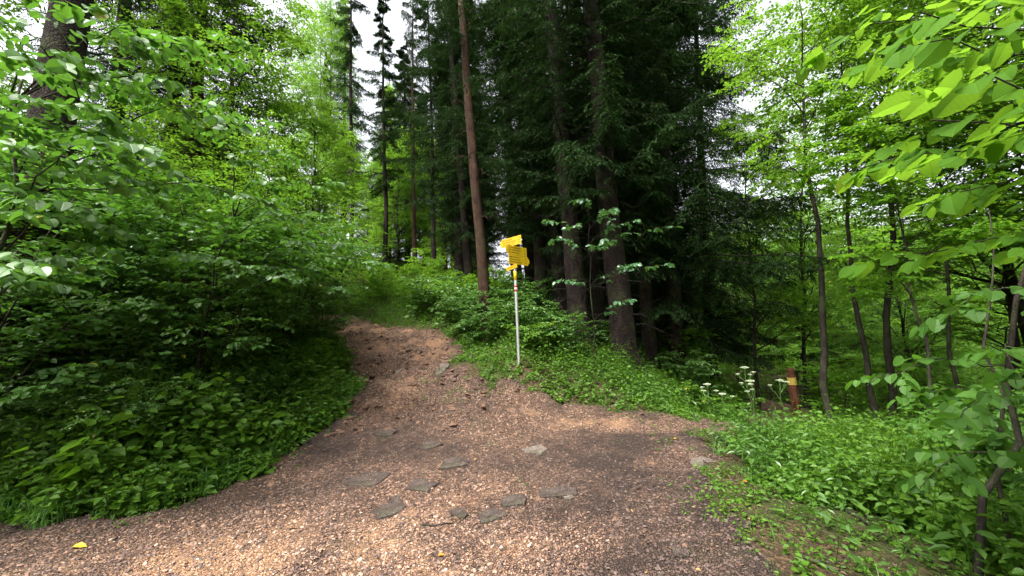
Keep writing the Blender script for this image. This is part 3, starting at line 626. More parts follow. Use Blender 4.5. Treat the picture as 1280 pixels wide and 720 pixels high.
# spruces deeper in the stand: nothing in the photo tells them apart
rs = np.random.default_rng(5); pr = random.Random(4)
def sparse(n, x0, x1, y0, y1, sep, avoid=(), ok=lambda x, y: True):
    pts = []
    for _ in range(n*40):
        x, y = pr.uniform(x0, x1), pr.uniform(y0, y1)
        if ok(x, y) and all(math.hypot(x-a, y-b) > sep for a, b in pts) and float(path_sd(np.array([x]), np.array([y]))[0]) < -1.0: pts.append((x, y))
        if len(pts) >= n: break
    return pts
px_of = lambda x, y: 640+480*x/y
for i, (x, y) in enumerate(sparse(54, -18, 20, 17, 55, 2.5, ok=lambda x, y: (540 < px_of(x, y) < 860 and not (600 < px_of(x, y) < 700 and y > 27 and pr.random() < .75)) or (y > 30 and 475 < px_of(x, y) < 560 and pr.random() < .25))):
    tree('spruce_tree', 'dark spruce deep in the shaded stand behind the signpost', 'spruce', ([SP_B, SP_E, SP_A] if y > 26 else [SP_B, SP_S, SP_A])[i % 3], (x, y, float(H(x, y))-.1), 'spruces deep in the stand', pr.uniform(0, 6.28), None, pr.uniform(.85, 1.1))
# broadleaf wood on the right and left behind
k = 0
for i, (x, y) in enumerate(sparse(90, 4, 70, 11, 60, 2.4, ok=lambda x, y: px_of(x, y) > 850)):
    me = BR_M if y < 22 else (BR_T if i % 3 else BR_M)
    tree('broadleaf_tree', 'slim green broadleaf tree deep in the bright wood on the right', 'tree', me, (x, y, float(H(x, y))-.1), 'broadleaf trees in the bright wood', pr.uniform(0, 6.28), None, pr.uniform(.75, 1.1))
for i, (x, y) in enumerate(sparse(60, -60, -2, 14, 58, 2.8, ok=lambda x, y: px_of(x, y) < 560 and not (335 < px_of(x, y) < 430 and y < 34) and not (430 <= px_of(x, y) and y < 27))):
    me = (BR_M, BR_T, BR_M, SP_S)[i % 4] if y > 20 else BR_M
    sp = me is SP_S
    tree('spruce_tree' if sp else 'broadleaf_tree', 'spruce mixed into the leafy wood up the left slope' if sp else 'green broadleaf tree in the wood up the left slope', 'spruce' if sp else 'tree', me, (x, y, float(H(x, y))-.1),
         'spruces up the left slope' if sp else 'broadleaf trees up the left slope', pr.uniform(0, 6.28), None, pr.uniform(.6, .95))

# tall trees around and behind the junction; their crowns close the canopy over the path
ring = [(-13, 6, BR_T, 'tall broadleaf tree above the hazels at the upper left'), (-9.5, 12.5, BR_T, 'tall broadleaf tree behind the hazels beside the leaning trunk'),
        (-13, 12, SP_A, 'dark spruce high on the bank behind the leaning reddish trunk'), (-8.5, 16.5, BR_M, 'young broadleaf tree on the slope left of the path bend'),
        (11.0, 5.6, BR_T, 'tall broadleaf tree on the drop at the right, crown over the young stems'), (12.5, 9.5, BR_T, 'tall broadleaf tree at the right behind the thin near stems'),
        (15, 6.5, BR_T, 'tall broadleaf tree beyond the drop at the right border')]
for x, y, me, lab in ring:
    c_ = me in (SP_A, SP_B)
    tree('spruce_tree' if c_ else 'broadleaf_tree', lab, 'spruce' if c_ else 'tree', me, (x, y, float(H(x, y))-.1), 'tall trees around the junction', pr.uniform(0, 6.28), None, pr.uniform(.85, 1.0))
for i, (x, y) in enumerate([(2, -7), (6.5, -4), (8, 1), (11, -6), (0, -13), (7, -11), (13, 3), (5.2, -1.5), (4.6, -4.5), (9.5, -2.5), (3.0, -1.6)]):  # unseen trees added behind the camera to shade the junction
    me = (SP_A, BR_T, SP_B, BR_T)[i % 4]; c_ = me in (SP_A, SP_B)
    tree('spruce_tree' if c_ else 'broadleaf_tree', 'unseen tree added behind the viewer, its crown shading the junction', 'spruce' if c_ else 'tree', me, (x, y, float(H(x, y))-.1), 'unseen trees added behind the viewer', pr.uniform(0, 6.28), None, pr.uniform(.85, 1.0))

# word each tree of the wood by what it stands behind and how near it is
ORD = ['nearest', 'second nearest', 'third nearest', 'fourth nearest', 'fifth nearest', 'sixth nearest', 'seventh nearest', 'eighth nearest', 'ninth nearest', 'tenth nearest', 'eleventh nearest', 'twelfth nearest', 'thirteenth nearest', 'one of the farthest']
LAND = [(-9e9, -200, 'beyond the left border'), (-200, 60, 'behind the leaning trunk at the left edge'), (60, 200, 'behind the upper left hazel boughs'), (200, 335, 'behind the dark trunk and grey-red trunk'),
        (335, 470, 'in the bright gap above the path bend'), (470, 505, 'behind the slim spruce above the bend'), (505, 560, 'behind the bare reddish trunk'), (560, 615, 'behind the reddish trunk by the signpost'), (615, 665, 'behind the signpost boards'),
        (665, 735, 'behind the brightest thick trunk'), (735, 800, 'behind the right thick trunk'), (800, 860, 'behind the drooping spruce'), (860, 930, 'right of the drooping spruce'), (930, 985, 'left of the marker post'), (985, 1035, 'behind the marker post'),
        (1035, 1080, 'behind the forked young tree'), (1080, 1130, 'behind the straight double stems'), (1130, 1190, 'behind the slender sapling'), (1190, 1250, 'behind the thin tree near the right border'), (1250, 1400, 'at the right border'), (1400, 9e9, 'beyond the right border')]
def relabel(groups, kind):
    its = [o for o in bpy.data.objects if o.get('group') in groups]
    cells = {}
    for o in its:
        p_ = px_of(o.location.x, o.location.y); L_ = next(c for a, b_, c in LAND if a <= p_ < b_); cells.setdefault(L_, []).append(o)
    for L_, os_ in cells.items():
        os_.sort(key=lambda o: o.location.y)
        for k_, o in enumerate(os_): o['label'] = ((ORD[k_]+' ' if k_ < 13 else 'far ') if len(os_) > 1 else '')+kind+' '+L_
for px, d, me, sc, lab in [(396, 38, BR_T, 1.45, 'tall thin tree in the middle of the bright sky gap'), (438, 30, SP_S, 1.6, 'slim spruce in the sky gap, right of the thin pale trunk'),
      (428, 44, SP_A, 1.4, 'distant dark spruce low in the sky gap'), (385, 22, BR_M, .9, 'low leafy tree beyond the path bend under the sky gap'), (405, 52, SP_B, 1.3, 'farthest spruce seen through the sky gap'),
      (498, 27, BR_M, 1.0, 'bright leafy tree glowing behind the slim spruce above the bend'), (532, 30, BR_M, 1.1, 'bright leafy tree glowing behind the bare reddish trunk'), (560, 26, BR_M, .85, 'bright leafy tree between the slender dark spruce and the reddish trunk'), (510, 36, BR_T, 1.0, 'tall leafy tree at the top of the slope behind the bare trunks'), (596, 33, BR_M, 1.0, 'bright leafy tree glimpsed just left of the signpost boards'),
      (470, 24, BR_S, .9, 'low bright leafy tree at the slope top left of the slim trunks')]:
    b = ground_pt(px, d); c_ = me in (SP_S, SP_A, SP_B)
    tree('spruce_tree' if c_ else 'broadleaf_tree', lab, 'spruce' if c_ else 'tree', me, tuple(b), 'trees in the bright gap', px*.1, None, (sc*.8, sc*.8, sc))
relabel(('broadleaf trees in the bright wood',), 'slim leafy tree'); relabel(('broadleaf trees up the left slope',), 'leafy tree'); relabel(('spruces up the left slope',), 'spruce among leafy trees'); relabel(('spruces deep in the stand',), 'shaded background spruce')
# ------------------------------------------------------------------ hazels, saplings and shrubs
T8 = T_leaf8(.40, .09, .16); TH = T_hero(.44); TH2 = T_hero(.38, .12); T8n = T_leaf8(.33, .12, .2)
def bush(seed, ns, h, spread, nb, L, ntw, nleaf, leaf, mat, T=None, r=.018, bark=None, lean=(0, 0), low=.18):
    rs = np.random.default_rng(seed); K = 9; s = np.linspace(0, 1, K)
    ph = np.arange(ns)*6.283/ns+rs.normal(size=ns)*.4; sp = spread*(.35+.65*rs.random(ns)); hh = h*(.7+.35*rs.random(ns))
    P = np.zeros((ns, K, 3)); out_ = (sp[:, None]*s**1.6)
    P[..., 0] = np.cos(ph)[:, None]*(out_+.08)+lean[0]*s**2; P[..., 1] = np.sin(ph)[:, None]*(out_+.08)+lean[1]*s**2
    P[..., 2] = hh[:, None]*(s-.22*s**3)*1.15-.08; P[:, 1:] += np.cumsum(rs.normal(size=(ns, K-1, 3)), 1)*.03*h/4
    R = r*(.7+.6*rs.random(ns))[:, None]*(1-.8*s); tb = Buf(); tubes(tb, P, R, 6, 0, .1, rs)
    B, BR = grow(rs, P, R, nb, low, 1, L, 60, .18, 6, .7, .5, .12, .05, lambda u: 1.15-.7*u, .3); tubes(tb, B, BR, 4)
    tr = tb.mesh('stem', bark or M_sbark, True); cb = Buf()
    TW, TR = grow(rs, B, BR, ntw, .15, 1, L*.38, 50, .15, 4, .95, .6, 0, .05, lambda u: 1.1-.4*u, .4); tubes(cb, TW, TR, 3, .05)
    leaves_on(rs, cb, T or T8, TW, nleaf, leaf, .1, 60, .9, .28, .3, .35)
    leaves_on(rs, cb, T or T8, B, 4, leaf, .4, 60, .9, .28, .3, .3)
    return tr, cb.mesh('foliage', mat)
HZ_1 = bush(301, 9, 4.6, 1.9, 15, 1.5, 6, 8, .095, M_hazel)
HZ_2 = bush(302, 7, 4.0, 1.6, 15, 1.3, 6, 8, .085, M_hazel)
HZ_3 = bush(303, 10, 3.0, 1.5, 13, 1.1, 6, 8, .065, M_shrub, T_hw, low=.08)
SH_1 = bush(304, 9, 1.5, .8, 9, .6, 5, 7, .07, M_shrub, T_hw, .008, low=.05)
SH_2 = bush(305, 8, 1.0, .7, 8, .5, 5, 7, .085, M_herb, T_h, .006, M_stemg, low=.05)
SH_3 = bush(306, 7, 2.2, .9, 12, .8, 5, 7, .065, M_lime, T_hw, .010, low=.05)
SF = ('stem', 'foliage')
def plant(name, lab, cat, me, x, y, grp, spin=0, sc=1.0, sink=.03):
    return tree(name, lab, cat, me, (x, y, float(H(x, y))-sink), grp, spin, None, sc, SF)
AS_1 = bush(307, 5, 4.6, 1.4, 18, 1.2, 7, 9, .055, M_lime, T_h, .016, low=.25)
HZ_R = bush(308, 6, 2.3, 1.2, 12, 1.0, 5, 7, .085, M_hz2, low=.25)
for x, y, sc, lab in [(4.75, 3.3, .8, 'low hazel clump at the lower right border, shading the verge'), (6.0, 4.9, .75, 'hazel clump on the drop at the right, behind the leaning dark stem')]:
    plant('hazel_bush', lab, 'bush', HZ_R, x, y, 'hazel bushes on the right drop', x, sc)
for x, y, me, sc, lab in [
  (-7.0, 9.2, AS_1, 1.4, 'tallest small-leaved bush on the left, reaching high above the hazels'),
  (-5.6, 7.4, AS_1, 1.0, 'small-leaved yellow-green bush rising between the left bank hazels'),
  (-7.6, 5.4, AS_1, 1.05, 'small-leaved yellow-green bush behind the nearest hazel'),
  (-5.6, 11.2, AS_1, 1.0, 'small-leaved bright bush at the far end of the left bank by the bend'),
  (-6.3, 4.3, HZ_1, 1.0, 'large hazel bush at the far left arching over the bank, nearest the camera'),
  (-5.0, 6.2, HZ_2, 1.0, 'hazel bush on the left bank, second from the camera beside the path'),
  (-7.2, 6.6, HZ_1, 1.1, 'tall hazel bush behind the nearest one, in front of the leaning reddish trunk'),
  (-5.0, 8.4, HZ_2, .95, 'hazel bush where the left bank follows the path uphill'),
  (-6.6, 9.9, HZ_1, .95, 'hazel bush at the back of the left bank, beside the path bend'),
  (-9.4, 8.3, HZ_1, 1.15, 'tall hazel bush high on the left bank under the dark spruce trunk'),
  (-9.6, 4.8, HZ_2, 1.2, 'hazel bush at the left border of the photo, low and shaded'),
  (-8.4, 12.2, HZ_2, 1.05, 'pale hazel bush on the slope left of the path bend'),
  (-4.9, 5.0, HZ_3, .5, 'low hazel shoot in front of the bank bushes, lowest of them'),
  (-6.0, 5.6, HZ_3, .95, 'dense low hazel filling the gap between the two nearest bushes'),
  (-4.9, 7.3, HZ_3, .6, 'low hazel shoot beside the path, halfway up the left bank'),
  (-5.9, 8.0, HZ_3, 1.1, 'dense middle-height hazel behind the low shoots of the bank'),
]:
    plant('hazel_bush', lab, 'bush', me, x, y, 'hazel bushes on the left bank', pr.uniform(0, 6.28), sc)
shr = [
  (-2.1, 14.6, SH_3, 1.0, 'light green shrub on the slope right above the path bend'),
  (-4.2, 17.0, SH_3, 1.2, 'light green shrub behind the path bend, under the slim spruces'),
  (-6.6, 19.4, SH_3, 1.2, 'light green shrub left of the slim spruce above the bend'),
  (-1.0, 12.4, SH_1, 1.0, 'shrub at the right corner of the path crest'),
  (-.1, 11.0, SH_1, 1.0, 'dark glossy shrub at the foot of the reddish spruce trunk, left side'),
  (.6, 10.2, SH_1, .9, 'shrub between the reddish trunk and the signpost'),
  (-2.6, 16.2, SH_1, 1.3, 'round shrub in the middle of the slope above the path'),
  (-.6, 15.0, SH_3, 1.0, 'tall thin shrub on the slope left of the reddish trunk'),
  (1.2, 8.9, SH_1, .8, 'shrub just right of the signpost pole'),
  (1.5, 10.9, SH_1, .8, 'shrub behind the thick trunk with the brightest bark'),
  (.55, 8.9, SH_2, .9, 'low leafy plant directly behind the signpost foot'),
  (3.7, 8.9, SH_2, .8, 'low plant on the bank right of the right-hand thick trunk'),
  (4.6, 10.5, SH_1, 1.0, 'dark shrub in the shade under the drooping spruce'),
  (5.2, 12.2, SH_3, 1.0, 'loose shrub at the right side of the drooping spruce'),
  (-8.2, 21.5, SH_3, 1.3, 'pale shrub high on the slope left of the bright gap'),
  (-1.9, 19.5, SH_3, 1.2, 'pale shrub high on the slope below the slender dark spruce'),
  (1.1, 14.5, SH_3, .9, 'thin shrub in the shade behind the signpost boards'),
  (-9.8, 17.6, SH_3, 1.4, 'bright shrub beyond the hazels left of the path'),
  (-5.0, 22.5, SH_3, 1.4, 'bright shrub under the bare reddish trunk at the slope top'),
  (2.3, 10.6, SH_1, .8, 'shrub between the two thick trunks behind the signpost'),
  (7.6, 9.4, SH_3, .9, 'bright shrub just right of the red-brown marker post'),
  (6.0, 13.6, SH_3, 1.1, 'bright shrub left of the far stretch of the lower path'),
  (11.4, 12.4, SH_3, 1.3, 'bright shrub right of the far stretch of the lower path'),
  (12.6, 20.0, SH_3, 1.6, 'bright shrub closing off the lower path in the distance'),
  (-1.35, 11.6, SH_1, 1.1, 'glossy shrub just above the right corner of the path crest'),
  (-1.9, 13.4, SH_1, 1.2, 'glossy shrub behind the path crest, left of the reddish trunk'),
  (-.75, 10.0, SH_1, .8, 'glossy shrub on the bank between path and reddish trunk'),
  (-.35, 12.9, SH_1, 1.3, 'big glossy shrub behind the reddish trunk'),
  (-3.3, 15.4, SH_1, 1.4, 'big shrub behind the left end of the path crest'),
  (.45, 12.2, SH_1, 1.2, 'shrub in the shade between the reddish trunk and the signpost boards'),
  (-1.2, 16.8, SH_3, 1.0, 'light shrub halfway up the slope left of the reddish trunk'),
  (-3.4, 19.0, SH_3, 1.3, 'light shrub at the slope top between the slim trunks'),
]
for i, (x, y, me, sc, lab) in enumerate(shr):
    plant('shrub', lab, 'shrub', me, x, y, 'shrubs on the slopes', pr.uniform(0, 6.28), sc)

# right-hand young trees with thin dark stems
RT = {}
def rtree(lab, seed, base, top, d, r, h, crown0, L, nl, cat='tree', mat=None, leaf=.075):
    b, q = stand(base[0], base[1], top[0], top[1], d)
    me = broad(seed, h, r, crown0, nl, L, 8, 6, 8, leaf, mat or M_lime, flat=.85, wob=.05, sides=7, T=T_hw)
    return tree('young_tree', lab, cat, me, tuple(b), 'young trees at the right of the lower path', seed*.7, tuple(q))
rtree('forked young tree with thin dark stem right of the marker post', 401, (1043, 525), (1018, 200), 8.2, .075, 10, 5.2, 2.4, 18)
rtree('young tree with curved dark stem, left of the straight double stems', 402, (1108, 480), (1062, 160), 8.0, .065, 10.5, 5.4, 2.4, 18)
rtree('young tree with the straightest dark stem right of the curved one', 403, (1118, 475), (1090, 20), 8.8, .085, 11.5, 5.6, 2.6, 20)
rtree('thin young tree in the leafy wood near the right border', 404, (1205, 430), (1198, 150), 7.5, .045, 9, 3.8, 2.0, 20)
rtree('slender sapling between the double stems and the right border', 405, (1160, 470), (1140, 180), 6.5, .032, 7, 2.8, 1.6, 16)
rtree('young tree whose crown hangs over the lower path beside the drooping spruce', 406, (945, 440), (935, 60), 13, .07, 10, 2.0, 2.6, 28)
rtree('tall young tree far behind the marker post', 407, (1010, 440), (1000, 40), 14.5, .08, 12, 2.5, 3.0, 28)
rtree('young tree at the right border behind the near hazel', 408, (1262, 430), (1256, 30), 9.5, .08, 11, 2.0, 3.0, 28)
#rtree('bushy sapling low on the drop at the right', 409, (1185, 500), (1190, 250), 5.6, .02, 3.6, .4, 1.4, 18)

def limb(a, b, K=8, sag=.0, rs=rs, wig=.02):
    a, b = np.array(a, float), np.array(b, float); s = np.linspace(0, 1, K)[:, None]
    P = a*(1-s)+b*s; P[:, 2:] += sag*np.sin(np.pi*s); L = np.linalg.norm(b-a)
    P[1:-1] += rs.normal(size=(K-2, 3))*wig*L; return P
def custom(name, lab, cat, stems, limbs, mat, T, leaf, ntw, nleaf, tw, seed, r=.02, group=None, lr=.007, sub=0):
    """stems, limbs: lists of polylines in world space (K,3)"""
    rs = np.random.default_rng(seed); base = stems[0][0].copy(); root = thing(name, lab, cat, tuple(base), group)
    tb = Buf()
    for k, P in enumerate(stems): tubes(tb, (P-base)[None], (r*(1-.3*k)*(1-.75*np.linspace(0, 1, len(P))))[None], 8, 0, .1, rs)
    B = np.stack(limbs)-base; BR = np.tile(lr*(1-.7*np.linspace(0, 1, B.shape[1])), (len(B), 1)); tubes(tb, B, BR, 5)
    tb.obj('stem', M_sbark, root, True); cb = Buf()
    if sub:
        S, SR = grow(rs, B, BR, sub, .15, 1, tw*1.8, 45, .15, 5, .9, .6, .0, .04, lambda u: 1.1-.5*u, .3); tubes(cb, S, SR, 3)
        B2, BR2 = S, SR
    else: B2, BR2 = B, BR
    TW, TR = grow(rs, B2, BR2, ntw, .12, 1, tw, 50, .12, 4, .95, .5, 0, .04, lambda u: 1.1-.5*u, .4); tubes(cb, TW, TR, 3, .05)
    leaves_on(rs, cb, T, TW, nleaf, leaf, .12, 60, .85, .42, .6, .4)
    leaves_on(rs, cb, T, B, 7, leaf*1.1, .35, 60, .85, .42, .6, .4)
    cb.obj('foliage', mat, root); return root
def stem_to(base, top, K=10, bow=0.1, seed=1):
    return limb(base, top, K, 0, np.random.default_rng(seed), .012)
def on(P, f):
    i = min(int(f*(len(P)-1)), len(P)-2); u_ = f*(len(P)-1)-i; return P[i]*(1-u_)+P[i+1]*u_
# near lime sapling just right of the frame whose boughs hang into the top right corner
b0 = np.array([3.5, 1.75, float(H(3.5, 1.75))-.05]); st = stem_to(b0, b0+np.array([.1, .1, 5.2]), seed=3)
tg = [(1125, 60, 1.55), (1060, 215, 2.0), (1165, 150, 1.35), (1120, 320, 2.1), (1150, 15, 1.25), (1030, 60, 2.3), (1200, 240, 1.5), (1230, 90, 1.1)]
rs2 = np.random.default_rng(8); lm = []
for (px, py, d) in tg:
    e = at(px, py, d); f = np.clip((e[2]-b0[2]-.1)/5.2, .15, .97); lm.append(limb(on(st, f), e, 8, .1, rs2, .015))
custom('lime_sapling', 'lime sapling at the right border whose big bright leaves hang into the top right corner', 'sapling', [st], lm, M_lime, TH, .09, 8, 6, .34, 12, .03, lr=.008)
# hazel with leaning stem at the lower right
b0, q = stand(1222, 600, 1283, 330, 2.75); st = stem_to(b0, b0+(q-b0)*1.9, seed=4)
b1 = b0+np.array([.25, .05, 0]); st2 = stem_to(b1, b1+np.array([.9, .4, 2.6]), seed=5)
tg = [(1085, 480, 2.9), (1200, 540, 2.3), (1180, 400, 2.7), (1270, 480, 2.2), (1150, 610, 2.6), (1240, 570, 2.9), (1130, 500, 3.3)]
lm = []
for (px, py, d) in tg:
    e = at(px, py, d); f = np.clip((e[2]-b0[2]+.15)/(1.9*(q-b0)[2]), .04, .95); lm.append(limb(on(st, f), e, 8, .08, rs2, .02))
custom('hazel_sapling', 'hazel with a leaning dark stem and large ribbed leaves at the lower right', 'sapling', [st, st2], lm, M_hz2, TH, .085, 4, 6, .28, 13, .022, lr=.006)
# boughs of the nearest left hazel reaching over the bank
b0 = np.array([-5.6, 4.0, float(H(-5.6, 4.0))-.05]); st = stem_to(b0, b0+np.array([.3, -.1, 4.6]), seed=6)
tg = [(250, 60, 4.0), (300, 60, 4.4), (230, 110, 3.9), (40, 30, 2.9), (130, 110, 3.0), (90, 200, 2.8), (200, 190, 3.4), (290, 150, 3.8), (120, 270, 3.3), (30, 330, 2.8), (320, 250, 4.4), (170, 30, 3.6)]
lm = []
for (px, py, d) in tg:
    e = at(px, py, d); f = np.clip((e[2]-b0[2]-.2)/4.6, .1, .95); lm.append(limb(on(st, f), e, 8, .25, rs2, .02))
custom('hazel_tree', 'hazel with pale glossy leaves hanging down in layers at the upper left', 'tree', [st], lm, M_hazel, TH, .09, 5, 6, .30, 14, .04, lr=.011, sub=4)
# bough reaching towards the path bend
b0 = np.array([-4.9, 5.6, float(H(-4.9, 5.6))-.05]); st = stem_to(b0, b0+np.array([.6, .3, 3.6]), seed=7)
tg = [(400, 270, 5.4), (450, 310, 5.8), (340, 190, 5.2), (480, 330, 6.4), (300, 120, 4.8), (370, 340, 5.6), (410, 230, 6.2), (260, 320, 4.4), (430, 360, 6.4)]
lm = []
for (px, py, d) in tg:
    e = at(px, py, d); f = np.clip((e[2]-b0[2]-.2)/3.6, .2, .95); lm.append(limb(on(st, f), e, 8, .2, rs2, .02))
custom('hazel_tree', 'hazel whose sloping boughs reach right towards the path bend', 'tree', [st], lm, M_hazel, T8, .08, 5, 6, .28, 15, .03, lr=.010, sub=4)
# broad-leaved herbs standing out of the bank cover
for i, (x, y, sc, lab) in enumerate([(-5.2, 4.35, .62, 'tallest leafy herb at the lower left, in front of the grass'), (-4.35, 4.95, .5, 'leafy herb at the path edge below the near hazel'), (-3.75, 5.6, .5, 'leafy herb where the left bank edge turns uphill'), (-3.6, 6.8, .5, 'leafy herb on the bank edge beside the foot of the rising path'), (-6.3, 4.0, .7, 'leafy herb in the lower left corner of the bank'), (-4.0, 8.6, .55, 'leafy herb on the bank edge halfway up the rising path')]):
    plant('leafy_herb', lab, 'plant', SH_2, x, y, 'leafy herbs on the left bank edge', i*1.3, sc)
for i, (x, y, me, sc, lab) in enumerate([(-5.6, 4.7, SH_1, .75, 'small bush at the lower left between the grass and the nearest hazel'), (-4.9, 5.6, SH_3, .6, 'small pale bush on the bank in front of the hazel shadow'), (-4.2, 6.4, SH_1, .7, 'small bush on the bank beside the first bend of the path edge'),
    (-4.1, 7.8, SH_3, .55, 'small pale bush halfway up the left bank edge'), (-4.9, 9.8, SH_1, .9, 'small bush on the left bank beside the top of the rising path'), (-7.0, 4.2, SH_3, .8, 'small pale bush at the left border above the grass')]):
    plant('small_bush', lab, 'bush', me, x, y, 'small bushes on the left bank', i*2.1, sc)
# beech sapling in front of the dark trunks
b0 = ground_pt(742, 8.3); st = stem_to(b0, at(735, 262, 8.1), seed=9)
tg = [(678, 276, 7.9), (800, 276, 7.8), (850, 284, 8.0), (725, 250, 7.9), (770, 262, 7.7), (845, 330, 7.8), (800, 330, 7.6), (690, 300, 8.2), (790, 375, 7.9), (700, 350, 7.8), (760, 300, 7.5)]
lm = []
for (px, py, d) in tg:
    e = at(px, py, d); f = np.clip((e[2]-b0[2]-.35)/(st[-1][2]-b0[2]), .1, .98); lm.append(limb(on(st, f), e, 8, .12, rs2, .02))
custom('beech_sapling', 'thin beech sapling with shiny pale leaves in front of the dark trunks', 'sapling', [st], lm, M_beech, TH2, .10, 4, 6, .25, 16, .014, lr=.006)

# ------------------------------------------------------------------ signpost
M_yel = plain('sign_yellow', (.80,.52,.005), .45, 0, .08, 9); M_black = plain('sign_lettering', (.02,.018,.015), .6)
M_galv = plain('galvanised_steel', (.55,.56,.55), .42, .6, .15, 30); M_white = plain('white_paint', (.75,.75,.72), .5); M_red = plain('red_paint', (.42,.035,.02), .5)
M_yel_shade = plain('sign_yellow_shaded', (.62,.37,.01), .5, 0, .12, 14)  # same yellow darkened: shade painted on the boards turned from the light
import bmesh
def prism(pts, y0, y1):
    """outline in x-z, extruded along y"""
    n = len(pts); b = Buf(); V = [(p[0], y0, p[1]) for p in pts]+[(p[0], y1, p[1]) for p in pts]
    b.add(V, [[i, (i+1) % n, n+(i+1) % n, n+i] for i in range(n)]); b.F.append(np.array([list(range(n))[::-1]])); b.F.append(np.array([list(range(n, 2*n))])); return b
def box(b, x0, x1, y0, y1, z0, z1):
    V = [(x0,y0,z0),(x1,y0,z0),(x1,y1,z0),(x0,y1,z0),(x0,y0,z1),(x1,y0,z1),(x1,y1,z1),(x0,y1,z1)]
    b.add(V, [(0,3,2,1),(4,5,6,7),(0,1,5,4),(1,2,6,5),(2,3,7,6),(3,0,4,7)])
pb_ = ground_pt(648, 8.0, .1); ptop = at(642, 296, 8.0); pole_dir = norm(ptop-pb_); plen = float(np.linalg.norm(ptop-pb_))
sign = thing('signpost', 'galvanised pole carrying four yellow hiking boards beside the path junction', 'signpost', tuple(pb_))
b = Buf(); s = np.array([0, plen*.5, plen-.03, plen-.006, plen]); tubes(b, (pole_dir*s[:, None])[None], np.array([[.03, .03, .03, .026, .012]]), 16); b.obj('pole', M_galv, sign, True)
def band(name, py0, py1, mat, lab=None, rr=.0325):
    z0, z1 = [(at(645, p, 8.0)[2]-pb_[2])/pole_dir[2] for p in (py1, py0)]
    b = Buf(); tubes(b, (pole_dir*np.array([z0, z0+.001, z1-.001, z1])[:, None])[None], np.array([[.0302, rr, rr, .0302]]), 16); o = b.obj(name, mat, sign, True)
    if lab: o['label'] = lab
band('waymark_band', 339, 350, M_yel, 'yellow waymark band under the boards'); band('waymark_band', 357, 359.4, M_red, 'upper red waymark band'); band('waymark_band', 359.6, 361.6, M_white, 'white band between the red ones', .0322); band('waymark_band', 361.8, 364.4, M_red, 'lower red waymark band')
def board(px, py, L, hgt, yaw, tip, mat, off, lab, rows, seed):
    """off: how far (m) the plate's blunt end lies from the pole along its length"""
    c = at(px, py, 8.0); c = pb_+pole_dir*((c[2]-pb_[2])/pole_dir[2]); t_ = hgt*.33
    pts = [(0, -hgt/2), (L-t_, -hgt/2), (L, -hgt*.12), (L, hgt*.12), (L-t_, hgt/2), (0, hgt/2)]
    pts = [(p[0]-off, p[1]) for p in pts]
    if tip < 0: pts = [(-p[0], p[1]) for p in pts][::-1]
    o = prism(pts, -.036, -.033).obj('direction_board', mat, sign); o['label'] = lab
    r_ = random.Random(seed); lo, hi = min(p[0] for p in pts)+.03+(t_ if tip < 0 else 0), max(p[0] for p in pts)-.03-(t_ if tip > 0 else 0)
    for k in range(rows):
        lb = Buf(); z = hgt/2-hgt*(k+.9)/(rows+.8); x = lo; end = lo+(hi-lo)*r_.uniform(.5, .72)
        while x < end:      # each word as a run of letter strokes
            wl = r_.randint(3, 8)
            for q_ in range(wl):
                if x > end: break
                box(lb, x, x+.0035, -.0378, -.0362, z-hgt*.045, z+hgt*(.075 if q_ == 0 else .045))
                box(lb, x+.0035, x+.008, -.0376, -.0362, z+(-hgt*.045 if r_.random() < .5 else hgt*.02), z+(-hgt*.02 if r_.random() < .5 else hgt*.045)+.002); x += .0115
            x += .014
        box(lb, hi-.05, hi-.045, -.0378, -.0362, z-hgt*.045, z+hgt*.045); box(lb, hi-.03, hi-.012, -.0378, -.0362, z-hgt*.045, z+hgt*.045)
        lb.obj('lettering', M_black, o)
    cl = Buf(); tubes(cl, np.array([[(0, 0, -hgt*.3), (0, 0, -hgt*.3+.001), (0, 0, hgt*.3-.001), (0, 0, hgt*.3)]]), np.array([[.031, .0345, .0345, .031]]), 14)
    box(cl, -.03, .03, -.0328, .0, -hgt*.22, hgt*.22); cl.obj('clamp', M_galv, o, False)
    o.rotation_euler = (0, 0, math.radians(yaw)); o.location = tuple(c-pb_)
board(642, 300.5, .60, .165, -44, -1, M_yel_shade, .24, 'top yellow board pointing left', 2, 1) if False else None
# yaw: positive turns the plate's right end away from the camera
board(641.8, 302, .62, .185, -43, -1, M_yel_shade, .24, 'topmost yellow board, pointing left and away', 3, 1)
board(642.6, 313.5, .66, .195, 47, -1, M_yel, .36, 'bright yellow board with a point at its left end', 3, 2)
board(643.0, 325, .66, .195, 47, 1, M_yel, .22, 'bright yellow board with a point at its right end', 3, 3)
board(643.6, 333.5, .50, .085, -62, -1, M_yel_shade, .16, 'lowest yellow board, small and seen nearly edge on', 1, 4)

# ------------------------------------------------------------------ wooden marker post
M_post = barkmat('oiled_post_wood', (.05,.018,.010), (.12,.040,.020), (.20,.075,.04), 9.0, .15, .5)
b0, q = stand(998, 525, 987.5, 460, 9.5); pd = norm(q-b0); pl = float(np.linalg.norm(q-b0))
post = thing('marker_post', 'short red-brown wooden post with a yellow band, leaning slightly beside the lower path', 'post', tuple(b0))
b = Buf(); s = np.array([-.2, pl*.5, pl-.05, pl]); tubes(b, (pd*s[:, None])[None], np.array([[.098, .092, .088, .07]]), 10, 0, .05, rs); b.obj('post_body', M_post, post)
b = Buf(); s = np.array([pl*.70, pl*.70+.002, pl*.83, pl*.83+.002]); tubes(b, (pd*s[:, None])[None], np.array([[.089, .0955, .0945, .088]]), 14); b.obj('yellow_band', plain('weathered_yellow', (.36,.25,.04), .8, 0, .5, 30), post)

